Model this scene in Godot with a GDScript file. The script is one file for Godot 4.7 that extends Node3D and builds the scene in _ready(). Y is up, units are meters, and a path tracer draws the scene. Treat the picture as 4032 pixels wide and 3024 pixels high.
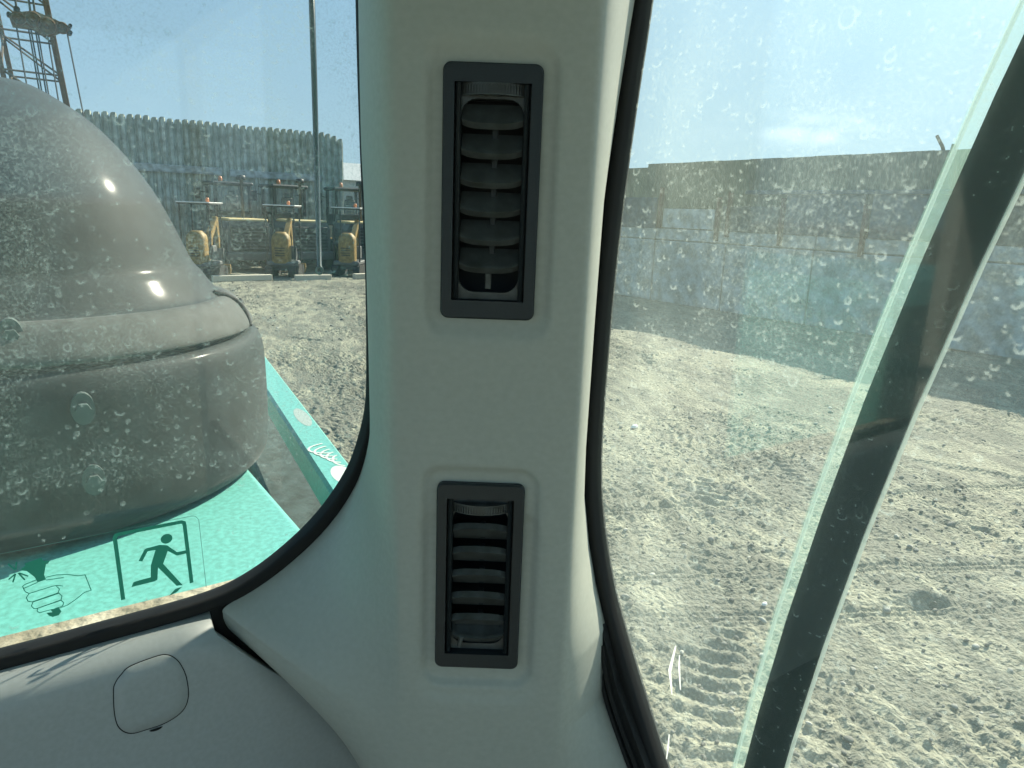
extends Node3D
# Inside the cab of a teal excavator, looking back past the rear left pillar into a dirt yard.
# World axes: -Z is the rear of the cab, +X its door side, y up, metres.

const EY := 2.6
const PI2 := TAU
var M := {}
var used := {}
var rng := RandomNumberGenerator.new()
var sun_dir := Vector3(0.761, 0.616, -0.204).normalized()

func _ready() -> void:
	rng.seed = 7
	setup_view()
	make_materials()
	make_ground()
	make_fence()
	make_wall()
	make_shed()
	make_excavator()
	make_machines()
	make_crane()
	make_small_things()

# ---------------------------------------------------------------- view
func setup_view() -> void:
	var cam := Camera3D.new()
	cam.name = "camera"
	cam.fov = 56.8
	cam.near = 0.02
	cam.far = 2000.0
	add_child(cam)
	cam.position = Vector3(0, EY, 0)
	cam.rotation_degrees = Vector3(-13.5, -35.0, 2.1)
	cam.current = true
	var env := Environment.new()
	env.background_mode = Environment.BG_SKY
	env.tonemap_mode = Environment.TONE_MAPPER_LINEAR
	env.tonemap_exposure = 2.25
	env.sdfgi_enabled = true
	env.ssao_enabled = true
	env.ssil_enabled = true
	var sky := Sky.new()
	var pm := PanoramaSkyMaterial.new()
	pm.panorama = ImageTexture.create_from_image(sky_image())
	sky.sky_material = pm
	env.sky = sky
	var we := WorldEnvironment.new()
	we.name = "world_environment"
	we.environment = env
	add_child(we)
	var sun := DirectionalLight3D.new()
	sun.name = "sun"
	sun.light_energy = 1.6
	sun.light_color = Color(1.0, 0.98, 0.89)
	sun.light_angular_distance = 0.55
	sun.shadow_enabled = true
	add_child(sun)
	sun.look_at_from_position(sun_dir * 50.0, Vector3.ZERO, Vector3.UP)

func sky_image() -> Image:
	var w := 1024
	var h := 512
	var im := Image.create(w, h, false, Image.FORMAT_RGBF)
	var n := FastNoiseLite.new()
	n.seed = 3
	n.frequency = 1.0
	n.fractal_octaves = 5
	for j in h:
		var el := PI * (0.5 - (j + 0.5) / h)
		var y := sin(el)
		var ce := cos(el)
		for i in w:
			var az := PI2 * (i + 0.5) / w        # column 0 looks along -Z, columns run towards +X
			var d := Vector3(sin(az) * ce, y, -cos(az) * ce)
			var t := pow(clampf(1.0 - maxf(y, 0.0), 0, 1), 3.2)
			var c := Vector3(0.085, 0.190, 0.315).lerp(Vector3(0.205, 0.305, 0.345), t)
			var cs := d.dot(sun_dir)
			var g := 0.72
			var mie := (1 - g * g) / pow(1 + g * g - 2 * g * cs, 1.5)
			c += Vector3(0.036, 0.048, 0.047) * minf(mie, 14.0)
			if y > 0.02 and y < 0.35:
				# thin streaks of cirrus low over the side wall
				var aa := atan2(d.x, -d.z)
				var s := n.get_noise_3d(aa * 9.0, y * 70.0, 0.0) + 0.5 * n.get_noise_3d(aa * 30.0, y * 150.0, 4.0)
				var where := exp(-pow((aa - 0.985) / 0.065, 2.0)) * exp(-pow((y - 0.112) / 0.022, 2.0))
				var k := clampf(s * 1.6 + 0.25, 0.0, 1.0) * where * 1.3
				var s2 := clampf(s - 0.25, 0.0, 1.0) * 0.25 * exp(-pow((y - 0.10) / 0.06, 2.0))
				c += Vector3(0.15, 0.145, 0.13) * (k + s2)
			if y < 0.0:
				c = Vector3(0.30, 0.30, 0.27)
			im.set_pixel(i, j, Color(c.x, c.y, c.z))
	return im

# ---------------------------------------------------------------- materials
func lin(r: float, g: float, b: float, a := 1.0) -> Color:
	var c := Color(r, g, b, a).linear_to_srgb()
	c.a = a
	return c

func mat(key: String, c: Color, rough := 0.8, metal := 0.0) -> StandardMaterial3D:
	var m := StandardMaterial3D.new()
	m.resource_name = key
	m.albedo_color = c
	m.roughness = rough
	m.metallic = metal
	M[key] = m
	return m

func noise(freq: float, sd: int, octaves := 4, kind := FastNoiseLite.TYPE_SIMPLEX_SMOOTH) -> FastNoiseLite:
	var n := FastNoiseLite.new()
	n.seed = sd
	n.frequency = freq
	n.noise_type = kind
	n.fractal_octaves = octaves
	return n

func tone_tex(freq: float, sd: int, lo: Color, hi: Color, size := 512, octaves := 5, gain := 1.0) -> ImageTexture:
	var src := noise(freq, sd, octaves).get_seamless_image(size, size)
	src.convert(Image.FORMAT_L8)
	var b := src.get_data()
	var o := PackedByteArray()
	o.resize(size * size * 3)
	var lut: Array[Color] = []
	for k in 256:
		lut.append(lo.lerp(hi, clampf((k / 255.0 - 0.5) * gain + 0.5, 0.0, 1.0)))
	for k in size * size:
		var c: Color = lut[b[k]]
		o[k * 3] = int(c.r * 255.0)
		o[k * 3 + 1] = int(c.g * 255.0)
		o[k * 3 + 2] = int(c.b * 255.0)
	return ImageTexture.create_from_image(Image.create_from_data(size, size, false, Image.FORMAT_RGB8, o))

func bump_tex(freq: float, sd: int, strength: float, size := 512, octaves := 4) -> ImageTexture:
	var src := noise(freq, sd, octaves).get_seamless_image(size, size)
	src.convert(Image.FORMAT_RGBA8)
	src.bump_map_to_normal_map(strength)
	return ImageTexture.create_from_image(src)

func triplanar(m: StandardMaterial3D, tex: Texture2D, per_metre: float, bump: Texture2D = null, bump_scale := 1.0, in_world := true) -> void:
	m.uv1_triplanar = true
	m.uv1_world_triplanar = in_world
	m.uv1_scale = Vector3.ONE * per_metre
	if tex:
		m.albedo_texture = tex
	if bump:
		m.normal_enabled = true
		m.normal_texture = bump
		m.normal_scale = bump_scale

func make_materials() -> void:
	var grime := tone_tex(0.012, 11, Color(0.72, 0.70, 0.66), Color(1, 1, 1), 512, 6, 1.6)
	var fine := tone_tex(0.05, 12, Color(0.86, 0.86, 0.85), Color(1, 1, 1), 512, 5, 1.5)
	var subtle := tone_tex(0.03, 16, Color(0.955, 0.955, 0.95), Color(1, 1, 1), 512, 6, 1.4)
	var grain := bump_tex(0.18, 13, 3.0, 512, 3)
	var rough_bump := bump_tex(0.03, 14, 6.0, 512, 6)
	var stain := tone_tex(0.012, 15, Color(0.74, 0.73, 0.70), Color(1, 1, 1), 512, 7, 1.6)
	var m: StandardMaterial3D
	m = mat("trim", lin(0.425, 0.445, 0.395), 0.55)
	triplanar(m, subtle, 9.0, null)
	m = mat("panel", lin(0.405, 0.435, 0.425), 0.45)
	triplanar(m, subtle, 9.0, null)
	m = mat("liner", lin(0.30, 0.31, 0.285), 0.85)
	m = mat("cab_floor", lin(0.05, 0.05, 0.05), 0.9)
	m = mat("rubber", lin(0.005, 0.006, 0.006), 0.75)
	m = mat("vent_black", lin(0.016, 0.024, 0.028), 0.48)
	triplanar(m, fine, 20.0, grain, 0.08)
	m = mat("vent_louvre", lin(0.085, 0.096, 0.094), 0.42)
	triplanar(m, stain, 11.0, grain, 0.06)
	m = mat("vent_dark", lin(0.022, 0.028, 0.030), 0.6)
	m = mat("glass", lin(0.55, 0.75, 0.68, 0.04), 0.03)
	m.transparency = BaseMaterial3D.TRANSPARENCY_ALPHA
	m = mat("glass_edge", lin(0.70, 0.82, 0.77, 0.42), 0.35)
	m.transparency = BaseMaterial3D.TRANSPARENCY_ALPHA
	m.backlight_enabled = true
	m.backlight = Color(0.75, 0.8, 0.78)
	m = mat("glass_rim", lin(0.45, 0.72, 0.62, 0.10), 0.4)
	m.transparency = BaseMaterial3D.TRANSPARENCY_ALPHA
	m.backlight_enabled = true
	m.backlight = Color(0.7, 0.9, 0.82)
	m = mat("scratch", lin(0.82, 0.84, 0.82), 0.8)
	m.backlight_enabled = true
	m.backlight = Color(1, 1, 1)
	m = mat("strip", lin(0.018, 0.024, 0.021), 0.12)
	m = mat("decal_green", lin(0.025, 0.30, 0.20), 0.5)
	m.backlight_enabled = true
	m.backlight = Color(0.15, 0.4, 0.33)
	m = mat("decal_line", lin(0.18, 0.42, 0.36), 0.5)
	m = mat("teal", lin(0.135, 0.44, 0.39), 0.55)
	triplanar(m, fine, 2.5, null)
	m.clearcoat_enabled = true
	m.clearcoat = 0.4
	m.clearcoat_roughness = 0.25
	m = mat("dust_ledge", lin(0.44, 0.40, 0.31), 0.95)
	triplanar(m, stain, 3.0, rough_bump, 0.8)
	m = mat("cover", lin(0.026, 0.036, 0.037), 0.66)
	m.metallic_specular = 0.28
	m.rim_enabled = true
	m.rim = 0.2
	m.rim_tint = 0.0
	m.clearcoat_enabled = true
	m.clearcoat = 0.05
	m.clearcoat_roughness = 0.14
	triplanar(m, stain, 2.2, grain, 0.03)
	m = mat("cover_band", lin(0.062, 0.070, 0.064), 0.8)
	m.rim_enabled = true
	m.rim = 0.2
	m.rim_tint = 0.0
	triplanar(m, stain, 4.0, rough_bump, 0.12)
	m = mat("bolt", lin(0.05, 0.072, 0.068), 0.7)
	m = mat("side_step", lin(0.05, 0.075, 0.075), 0.8)
	triplanar(m, stain, 2.0, rough_bump, 0.2)
	m = mat("frame_dark", lin(0.05, 0.055, 0.055), 0.8)
	triplanar(m, stain, 1.0, null)
	m = mat("decal_pale", lin(0.55, 0.60, 0.55), 0.5)
	m = mat("decal_grey", lin(0.30, 0.36, 0.33), 0.5)
	m = mat("steel", lin(0.10, 0.11, 0.11), 0.25, 0.5)
	# yard
	m = mat("concrete", lin(0.50, 0.54, 0.525), 0.9)
	triplanar(m, stain, 0.35, rough_bump, 0.4)
	m = mat("concrete_pale", lin(0.58, 0.61, 0.59), 0.9)
	triplanar(m, stain, 0.45, rough_bump, 0.4)
	m = mat("sheet_olive", lin(0.23, 0.225, 0.135), 0.75)
	triplanar(m, stain, 0.4, null)
	m = mat("sheet_brown", lin(0.20, 0.195, 0.125), 0.75)
	triplanar(m, stain, 0.5, null)
	m = mat("board_blue", lin(0.10, 0.135, 0.165), 0.8)
	triplanar(m, stain, 0.6, null)
	m = mat("board_grey", lin(0.17, 0.18, 0.165), 0.85)
	triplanar(m, stain, 0.6, null)
	m = mat("rust", lin(0.13, 0.055, 0.035), 0.9)
	triplanar(m, stain, 1.5, null)
	m = mat("pile", lin(0.43, 0.485, 0.43), 0.85)
	triplanar(m, stain, 0.3, rough_bump, 0.3)
	m = mat("pile_light", lin(0.48, 0.53, 0.47), 0.85)
	triplanar(m, stain, 0.37, rough_bump, 0.3)
	m = mat("waler", lin(0.44, 0.49, 0.50), 0.8)
	triplanar(m, stain, 0.5, null)
	m = mat("shed_wall", lin(0.45, 0.48, 0.48), 0.8)
	m = mat("shed_roof", lin(0.30, 0.33, 0.34), 0.7)
	m = mat("yellow", lin(0.33, 0.225, 0.075), 0.6)
	triplanar(m, grime, 0.9, null, 1.0, false)
	m = mat("yellow_pale", lin(0.58, 0.46, 0.22), 0.6)
	m = mat("machine_black", lin(0.018, 0.020, 0.022), 0.5)
	m = mat("machine_grey", lin(0.10, 0.105, 0.105), 0.7)
	m = mat("roof_white", lin(0.72, 0.72, 0.68), 0.5)
	m = mat("beacon", lin(0.50, 0.17, 0.06), 0.4)
	m = mat("tyre", lin(0.022, 0.022, 0.022), 0.9)
	m = mat("lamp_glass", lin(0.55, 0.57, 0.56), 0.2)
	m = mat("cab_glass", lin(0.3, 0.36, 0.36, 0.22), 0.05)
	m.transparency = BaseMaterial3D.TRANSPARENCY_ALPHA
	m = mat("crane_rust", lin(0.20, 0.115, 0.055), 0.85)
	triplanar(m, stain, 0.8, null)
	m = mat("crane_brace", lin(0.115, 0.085, 0.06), 0.85)
	m = mat("crane_block", lin(0.24, 0.17, 0.085), 0.8)
	triplanar(m, stain, 0.7, null)
	m = mat("rope", lin(0.05, 0.05, 0.05), 0.8)
	m = mat("timber", lin(0.50, 0.46, 0.36), 0.9)
	m = mat("litter", lin(0.80, 0.80, 0.78), 0.7)
	m = mat("stone", lin(0.27, 0.26, 0.225), 0.95)
	m.vertex_color_use_as_albedo = true
	m = mat("dirt", lin(1, 1, 1), 0.95)
	m.vertex_color_use_as_albedo = true
	var soil := tone_tex(0.03, 21, Color(0.74, 0.735, 0.72), Color(1, 1, 1), 1024, 6, 1.7)
	triplanar(m, soil, 0.55, bump_tex(0.035, 22, 9.0, 1024, 6), 1.5)
	M["film_rear"] = film("film_rear", 31, [7500, 800, 30], 0.13, 1.25, true)
	M["film_side"] = film("film_side", 32, [8000, 1500, 170], 0.32, 0.58, false)
	M["film_front"] = film("film_front", 33, [4500, 800, 70], 0.26, 0.35, false)

func film(key: String, sd: int, drops: Array, base: float, worm: float, rear: bool) -> StandardMaterial3D:
	# dried rain marks and road dust on the outside of a pane; opacity in the alpha of a computed texture
	var n := 1024
	var r := RandomNumberGenerator.new()
	r.seed = sd
	var low := noise(0.006, sd, 4).get_image(n, n)
	low.convert(Image.FORMAT_L8)
	var nw := noise(0.13 if rear else 0.10, sd + 1, 2)
	nw.fractal_type = FastNoiseLite.FRACTAL_RIDGED
	var ridge := nw.get_image(n, n)
	ridge.convert(Image.FORMAT_L8)
	var spot := noise(0.24 if rear else 0.19, sd + 2, 2).get_image(n, n)
	spot.convert(Image.FORMAT_L8)
	var stn := noise(0.02, sd + 3, 3).get_image(n, 64)
	stn.convert(Image.FORMAT_L8)
	var L := low.get_data()
	var W := ridge.get_data()
	var S := spot.get_data()
	var T := stn.get_data()
	var a := PackedFloat32Array()
	a.resize(n * n)
	for j in n:
		var v := float(j) / n
		var clean := 1.0
		for i in n:
			var k := j * n + i
			var lo := L[k] / 255.0
			var dens := clampf(lo * 1.5 - 0.1, 0.15, 1.0)
			if rear:
				# the foot of the pane has been wiped
				clean = smoothstep(0.80, 0.73, v + (lo - 0.5) * 0.10) * 0.88 + 0.12
			var wv := maxf(0.0, W[k] / 255.0 - 0.62) / 0.38
			var sv := maxf(0.0, S[k] / 255.0 - 0.60) / 0.40
			var st := T[((j / 40) % 64) * n + i] / 255.0
			a[k] = (base * (0.55 + 0.9 * lo * (0.75 + 0.5 * st)) + worm * dens * (wv * wv * 0.9 + sv * 0.9)) * clean
	for q in drops[0] + drops[1] + drops[2]:
		var size := 0 if q < drops[0] else (1 if q < drops[0] + drops[1] else 2)
		var cx := r.randf() * n
		var cy := r.randf() * n
		if rear and cy > 0.76 * n and r.randf() < 0.9:
			continue
		if L[int(cy) * n + int(cx)] < 105 and r.randf() < 0.6:
			continue
		var rad := r.randf_range([1.0, 2.4, 4.2][size], [2.4, 4.2, 8.0][size])
		var turn := PI * 0.5 + r.randf_range(-0.5, 0.5)
		var span := r.randf_range(0.9, 1.7)
		if size == 0:
			turn += r.randf_range(-1.6, 1.6)
			span = r.randf_range(0.3, 1.3)
		if r.randf() < 0.12:
			span = PI
		var amp: float = r.randf_range(0.4, 1.0) * [1.2, 1.5, 1.8][size]
		var squash := r.randf_range(0.75, 1.3)
		var steps := int(rad * span * 4.0) + 4
		for s in steps + 1:
			var u := -1.0 + 2.0 * s / steps
			var ang := turn + u * span
			var px := cx + cos(ang) * rad
			var py := cy + sin(ang) * rad * squash
			var edge := 1.0 - absf(u) * 0.65
			var wd := 2
			for dj in wd:
				for di in wd:
					var ii := posmod(int(px) + di, n)
					var jj := posmod(int(py) + dj, n)
					var kk := jj * n + ii
					a[kk] = maxf(a[kk], amp * edge)
	var o := PackedByteArray()
	o.resize(n * n * 4)
	for k in n * n:
		o[k * 4] = 228
		o[k * 4 + 1] = 240
		o[k * 4 + 2] = 234
		o[k * 4 + 3] = int(clampf(a[k], 0.0, 1.0) * 255.0)
	var m := StandardMaterial3D.new()
	m.resource_name = key
	m.albedo_color = Color(1, 1, 1, 0.29)
	m.albedo_texture = ImageTexture.create_from_image(Image.create_from_data(n, n, false, Image.FORMAT_RGBA8, o))
	m.transparency = BaseMaterial3D.TRANSPARENCY_ALPHA
	m.roughness = 0.9
	m.backlight_enabled = true
	m.backlight = Color(1, 1, 1)
	return m

# ---------------------------------------------------------------- helpers
func sft(smooth := false) -> SurfaceTool:
	var s := SurfaceTool.new()
	s.begin(Mesh.PRIMITIVE_TRIANGLES)
	s.set_smooth_group(0 if smooth else -1)
	return s

func numbered(called: String) -> String:
	var n: int = used.get(called, 0)
	used[called] = n + 1
	return called if n == 0 else "%s_%03d" % [called, n]

func mesh_of(s: SurfaceTool) -> ArrayMesh:
	s.generate_normals()
	return s.commit()

func put(mesh: Mesh, called: String, m: Material, parent: Node3D, at := Vector3.ZERO, label := "") -> MeshInstance3D:
	var o := MeshInstance3D.new()
	o.name = called
	o.mesh = mesh
	o.material_override = m
	parent.add_child(o, true)
	o.position = at
	if label != "":
		o.set_meta("label", label)
	return o

func obj(s: SurfaceTool, called: String, key: String, parent: Node3D, label := "") -> MeshInstance3D:
	return put(mesh_of(s), called, M[key], parent, Vector3.ZERO, label)

func thing(called: String, label: String, category: String, at := Vector3.ZERO, turn := 0.0, group := "") -> Node3D:
	var o := Node3D.new()
	o.name = numbered(called)
	add_child(o)
	o.position = at
	o.rotation.y = turn
	o.set_meta("label", label)
	o.set_meta("category", category)
	if group != "":
		o.set_meta("group", group)
	return o

func part(called: String, parent: Node3D, label := "") -> Node3D:
	var o := Node3D.new()
	o.name = called
	parent.add_child(o, true)
	if label != "":
		o.set_meta("label", label)
	return o

func tri(s: SurfaceTool, a: Vector3, b: Vector3, c: Vector3) -> void:
	s.add_vertex(a)
	s.add_vertex(b)
	s.add_vertex(c)

func quad(s: SurfaceTool, a: Vector3, b: Vector3, c: Vector3, d: Vector3) -> void:
	tri(s, a, b, c)
	tri(s, a, c, d)

func box(s: SurfaceTool, c: Vector3, size: Vector3, bev := 0.0, xf := Transform3D.IDENTITY) -> void:
	var h := size * 0.5
	bev = minf(bev, minf(h.x, minf(h.y, h.z)) * 0.9)
	var p := func(sx: int, sy: int, sz: int, axis: int) -> Vector3:
		var v := Vector3(sx * h.x, sy * h.y, sz * h.z)
		if axis != 0:
			v.x -= sx * bev
		if axis != 1:
			v.y -= sy * bev
		if axis != 2:
			v.z -= sz * bev
		return xf * (c + v)
	for g in [-1, 1]:
		quad(s, p.call(g, -1, -1, 0), p.call(g, 1, -1, 0), p.call(g, 1, 1, 0), p.call(g, -1, 1, 0))
		quad(s, p.call(-1, g, -1, 1), p.call(1, g, -1, 1), p.call(1, g, 1, 1), p.call(-1, g, 1, 1))
		quad(s, p.call(-1, -1, g, 2), p.call(1, -1, g, 2), p.call(1, 1, g, 2), p.call(-1, 1, g, 2))
	if bev > 0.0:
		for a in [-1, 1]:
			for b in [-1, 1]:
				quad(s, p.call(a, b, -1, 0), p.call(a, b, 1, 0), p.call(a, b, 1, 1), p.call(a, b, -1, 1))
				quad(s, p.call(a, -1, b, 0), p.call(a, 1, b, 0), p.call(a, 1, b, 2), p.call(a, -1, b, 2))
				quad(s, p.call(-1, a, b, 1), p.call(1, a, b, 1), p.call(1, a, b, 2), p.call(-1, a, b, 2))
				for d in [-1, 1]:
					tri(s, p.call(a, b, d, 0), p.call(a, b, d, 1), p.call(a, b, d, 2))

func tube(s: SurfaceTool, pts: Array, r: float, sides := 8, r2 := -1.0, cap := true) -> void:
	var rings := []
	var up := Vector3.UP
	for i in pts.size():
		var t: Vector3 = (pts[mini(i + 1, pts.size() - 1)] - pts[maxi(i - 1, 0)]).normalized()
		if absf(t.dot(up)) > 0.95:
			up = Vector3.RIGHT if absf(t.x) < 0.9 else Vector3.FORWARD
		var x := t.cross(up).normalized()
		var y := x.cross(t).normalized()
		up = y
		var rr := r if r2 < 0.0 else lerpf(r, r2, float(i) / (pts.size() - 1))
		var ring := []
		for k in sides:
			var a := PI2 * k / sides
			ring.append(pts[i] + (x * cos(a) + y * sin(a)) * rr)
		rings.append(ring)
	for i in rings.size() - 1:
		for k in sides:
			var k2 := (k + 1) % sides
			quad(s, rings[i][k], rings[i + 1][k], rings[i + 1][k2], rings[i][k2])
	if cap:
		for e in [0, rings.size() - 1]:
			for k in range(1, sides - 1):
				tri(s, rings[e][0], rings[e][k], rings[e][k + 1])

func lathe(s: SurfaceTool, prof: Array, c: Vector3, segs := 48, squash := 1.0) -> void:
	for i in prof.size() - 1:
		var p: Vector2 = prof[i]
		var q: Vector2 = prof[i + 1]
		for k in segs:
			var a := PI2 * k / segs
			var b := PI2 * (k + 1) / segs
			var pa := c + Vector3(cos(a) * p.x, p.y, sin(a) * p.x * squash)
			var pb := c + Vector3(cos(b) * p.x, p.y, sin(b) * p.x * squash)
			var qa := c + Vector3(cos(a) * q.x, q.y, sin(a) * q.x * squash)
			var qb := c + Vector3(cos(b) * q.x, q.y, sin(b) * q.x * squash)
			if p.x < 1e-6:
				tri(s, pa, qa, qb)
			elif q.x < 1e-6:
				tri(s, pa, qa, pb)
			else:
				quad(s, pa, qa, qb, pb)

func poly_points(flat: Array, k := 1.0) -> PackedVector2Array:
	var o := PackedVector2Array()
	for i in range(0, flat.size(), 2):
		o.append(Vector2(flat[i], flat[i + 1]) * k)
	return o

func prism(s: SurfaceTool, poly: PackedVector2Array, z0: float, z1: float, xf := Transform3D.IDENTITY, sides := true) -> void:
	var idx := Geometry2D.triangulate_polygon(poly)
	for z in ([z0, z1] if sides else [z1]):
		for i in range(0, idx.size(), 3):
			tri(s, xf * v3(poly[idx[i]], z), xf * v3(poly[idx[i + 1]], z), xf * v3(poly[idx[i + 2]], z))
	if not sides:
		return
	for i in poly.size():
		var a := poly[i]
		var b := poly[(i + 1) % poly.size()]
		quad(s, xf * v3(a, z0), xf * v3(b, z0), xf * v3(b, z1), xf * v3(a, z1))

func v3(p: Vector2, z: float) -> Vector3:
	return Vector3(p.x, p.y, z)

func round_rect(w: float, h: float, r: float, n := 5) -> PackedVector2Array:
	var o := PackedVector2Array()
	for q in 4:
		var c := Vector2((1 if q in [0, 3] else -1) * (w * 0.5 - r), (1 if q < 2 else -1) * (h * 0.5 - r))
		for k in n + 1:
			var a := PI * 0.5 * (q + float(k) / n)
			o.append(c + Vector2(cos(a), sin(a)) * r)
	return o

func frame_plate(s: SurfaceTool, outer: PackedVector2Array, inner: PackedVector2Array, z0: float, z1: float, bev := 0.0) -> void:
	# a plate with a hole; both outlines have the same number of points
	var n := outer.size()
	for i in n:
		var j := (i + 1) % n
		var oa := outer[i]
		var ob := outer[j]
		var ia := inner[i]
		var ib := inner[j]
		var ta := oa + (ia - oa).normalized() * bev
		var tb := ob + (ib - ob).normalized() * bev
		quad(s, v3(ta, z1), v3(tb, z1), v3(ib, z1), v3(ia, z1))
		quad(s, v3(oa, z1 - bev), v3(ob, z1 - bev), v3(tb, z1), v3(ta, z1))
		quad(s, v3(oa, z0), v3(ob, z0), v3(ob, z1 - bev), v3(oa, z1 - bev))
		quad(s, v3(ia, z0), v3(ib, z0), v3(ib, z1), v3(ia, z1))

func spline(pts: Array, per: int) -> Array:
	var o := []
	var n := pts.size()
	for i in n - 1:
		var a = pts[maxi(i - 1, 0)]
		var b = pts[i]
		var c = pts[i + 1]
		var d = pts[mini(i + 2, n - 1)]
		for k in per:
			var t := float(k) / per
			o.append(0.5 * ((2.0 * b) + (c - a) * t + (2.0 * a - 5.0 * b + 4.0 * c - d) * t * t + (3.0 * b - a - 3.0 * c + d) * t * t * t))
	o.append(pts[n - 1])
	return o

func sweep(s: SurfaceTool, path: Array, normal: Vector3, wide: float, deep: float, lip := 0.3) -> void:
	# a rounded bar along a flat path; wide lies in the plane of the path, deep along its normal
	var sec := []
	for q in round_rect(wide, deep, minf(wide, deep) * lip, 3):
		sec.append(q)
	var rings := []
	for i in path.size():
		var t: Vector3 = (path[mini(i + 1, path.size() - 1)] - path[maxi(i - 1, 0)]).normalized()
		var side := t.cross(normal).normalized()
		var ring := []
		for q in sec:
			ring.append(path[i] + side * q.x + normal * q.y)
		rings.append(ring)
	var n := sec.size()
	for i in rings.size() - 1:
		for k in n:
			quad(s, rings[i][k], rings[i + 1][k], rings[i + 1][(k + 1) % n], rings[i][(k + 1) % n])

func grid(s: SurfaceTool, rows: Array) -> void:
	for j in rows.size() - 1:
		for i in rows[j].size() - 1:
			quad(s, rows[j][i], rows[j][i + 1], rows[j + 1][i + 1], rows[j + 1][i])

var stroke_lift := 0.0

func stroke(s: SurfaceTool, pts: PackedVector2Array, wide: float, z: float) -> void:
	# one mitred ribbon; each stroke lies a hair above the one before, so that crossings never share a plane
	stroke_lift = fmod(stroke_lift + 0.00002, 0.0006)
	var n := pts.size()
	var a := []
	var b := []
	for i in n:
		var d0 := (pts[i] - pts[maxi(i - 1, 0)]).normalized()
		var d1 := (pts[mini(i + 1, n - 1)] - pts[i]).normalized()
		if i == 0:
			d0 = d1
		if i == n - 1:
			d1 = d0
		var t := (d0 + d1).normalized()
		var nn := Vector2(-t.y, t.x)
		var k := wide * 0.5 / maxf(0.5, nn.dot(Vector2(-d1.y, d1.x)))
		a.append(v3(pts[i] - nn * k, z + stroke_lift))
		b.append(v3(pts[i] + nn * k, z + stroke_lift))
	for i in n - 1:
		quad(s, a[i], b[i], b[i + 1], a[i + 1])

func disc(s: SurfaceTool, c: Vector2, rx: float, ry: float, z: float, n := 24) -> void:
	for k in n:
		var a := PI2 * k / n
		var b := PI2 * (k + 1) / n
		tri(s, v3(c, z), v3(c + Vector2(cos(a) * rx, sin(a) * ry), z), v3(c + Vector2(cos(b) * rx, sin(b) * ry), z))

# ---------------------------------------------------------------- ground
var g_low: FastNoiseLite
var g_mid: FastNoiseLite
var g_clod: FastNoiseLite
var g_fine: FastNoiseLite
var g_mask: FastNoiseLite
var ruts := []

func span_list(breaks: Array) -> PackedFloat32Array:
	# [start, end, step, end, step, ...]
	var o := PackedFloat32Array()
	var at: float = breaks[0]
	o.append(at)
	for k in range(1, breaks.size(), 2):
		var n := maxi(1, int(round(absf(breaks[k] - at) / breaks[k + 1])))
		for i in n:
			o.append(at + (breaks[k] - at) * (i + 1.0) / n)
		at = breaks[k]
	return o

func ground_height(x: float, z: float) -> float:
	var h := g_low.get_noise_2d(x, z) * 0.055 + g_mid.get_noise_2d(x, z) * 0.03
	var mk := clampf(g_mask.get_noise_2d(x, z) * 1.8 + 0.5, 0.0, 1.0)
	var calm := smoothstep(-6.0, -13.0, z) * 0.15
	# broken crust: flat plates parted by narrow cracks, drawn out along the way the machines drive
	var c := g_clod.get_noise_2d(x + z * 0.35, z * 0.42)
	h += (minf(absf(c) * 3.0, 0.55) - 0.4) * 0.048 * (0.35 + 0.75 * mk) * (1.0 - calm)
	h += g_fine.get_noise_2d(x, z * 0.7) * 0.019 * (0.45 + mk) * (1.0 - calm)
	for r in ruts:
		var rx: float = x - r[0]
		var rz: float = z - r[1]
		var s: float = rx * r[2] + rz * r[3]
		if s < r[6] or s > r[7]:
			continue
		var q: float = rx * r[3] - rz * r[2]
		if absf(q) > r[4] + 0.4:
			continue
		q += r[9] * sin(s * 0.35 + r[8] * 20.0)
		var aq := absf(q)
		if aq > r[4] + 0.12:
			continue
		var worn := clampf(g_mask.get_noise_2d(x * 2.2 + r[0] * 7.0, z * 2.2) * 2.2 + 0.5, 0.0, 1.0)
		if r[5] <= 0.0:
			worn = 0.55 + 0.45 * worn
		var wgt := smoothstep(r[4] + 0.02, r[4] - 0.05, aq) * worn
		var berm := exp(-pow((aq - r[4] - 0.04) / 0.045, 2.0)) * 0.014 * worn
		h = lerpf(h, h * (0.6 if r[5] > 0.0 else 0.3) - 0.018, wgt) + berm
		if r[5] > 0.0:
			var ph := fposmod((s + absf(q) * r[8] + 0.02 * g_clod.get_noise_2d(x * 1.7, z * 1.7)) / r[5], 1.0)
			var cl := smoothstep(0.0, 0.2, ph) * smoothstep(0.66, 0.42, ph)
			h += wgt * cl * (0.032 if z > -9.0 else 0.05) * (0.4 + 0.8 * mk)
		else:
			# thin ribs of a tyre
			h += wgt * 0.016 * sin(q * 100.0)
	return h

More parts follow.
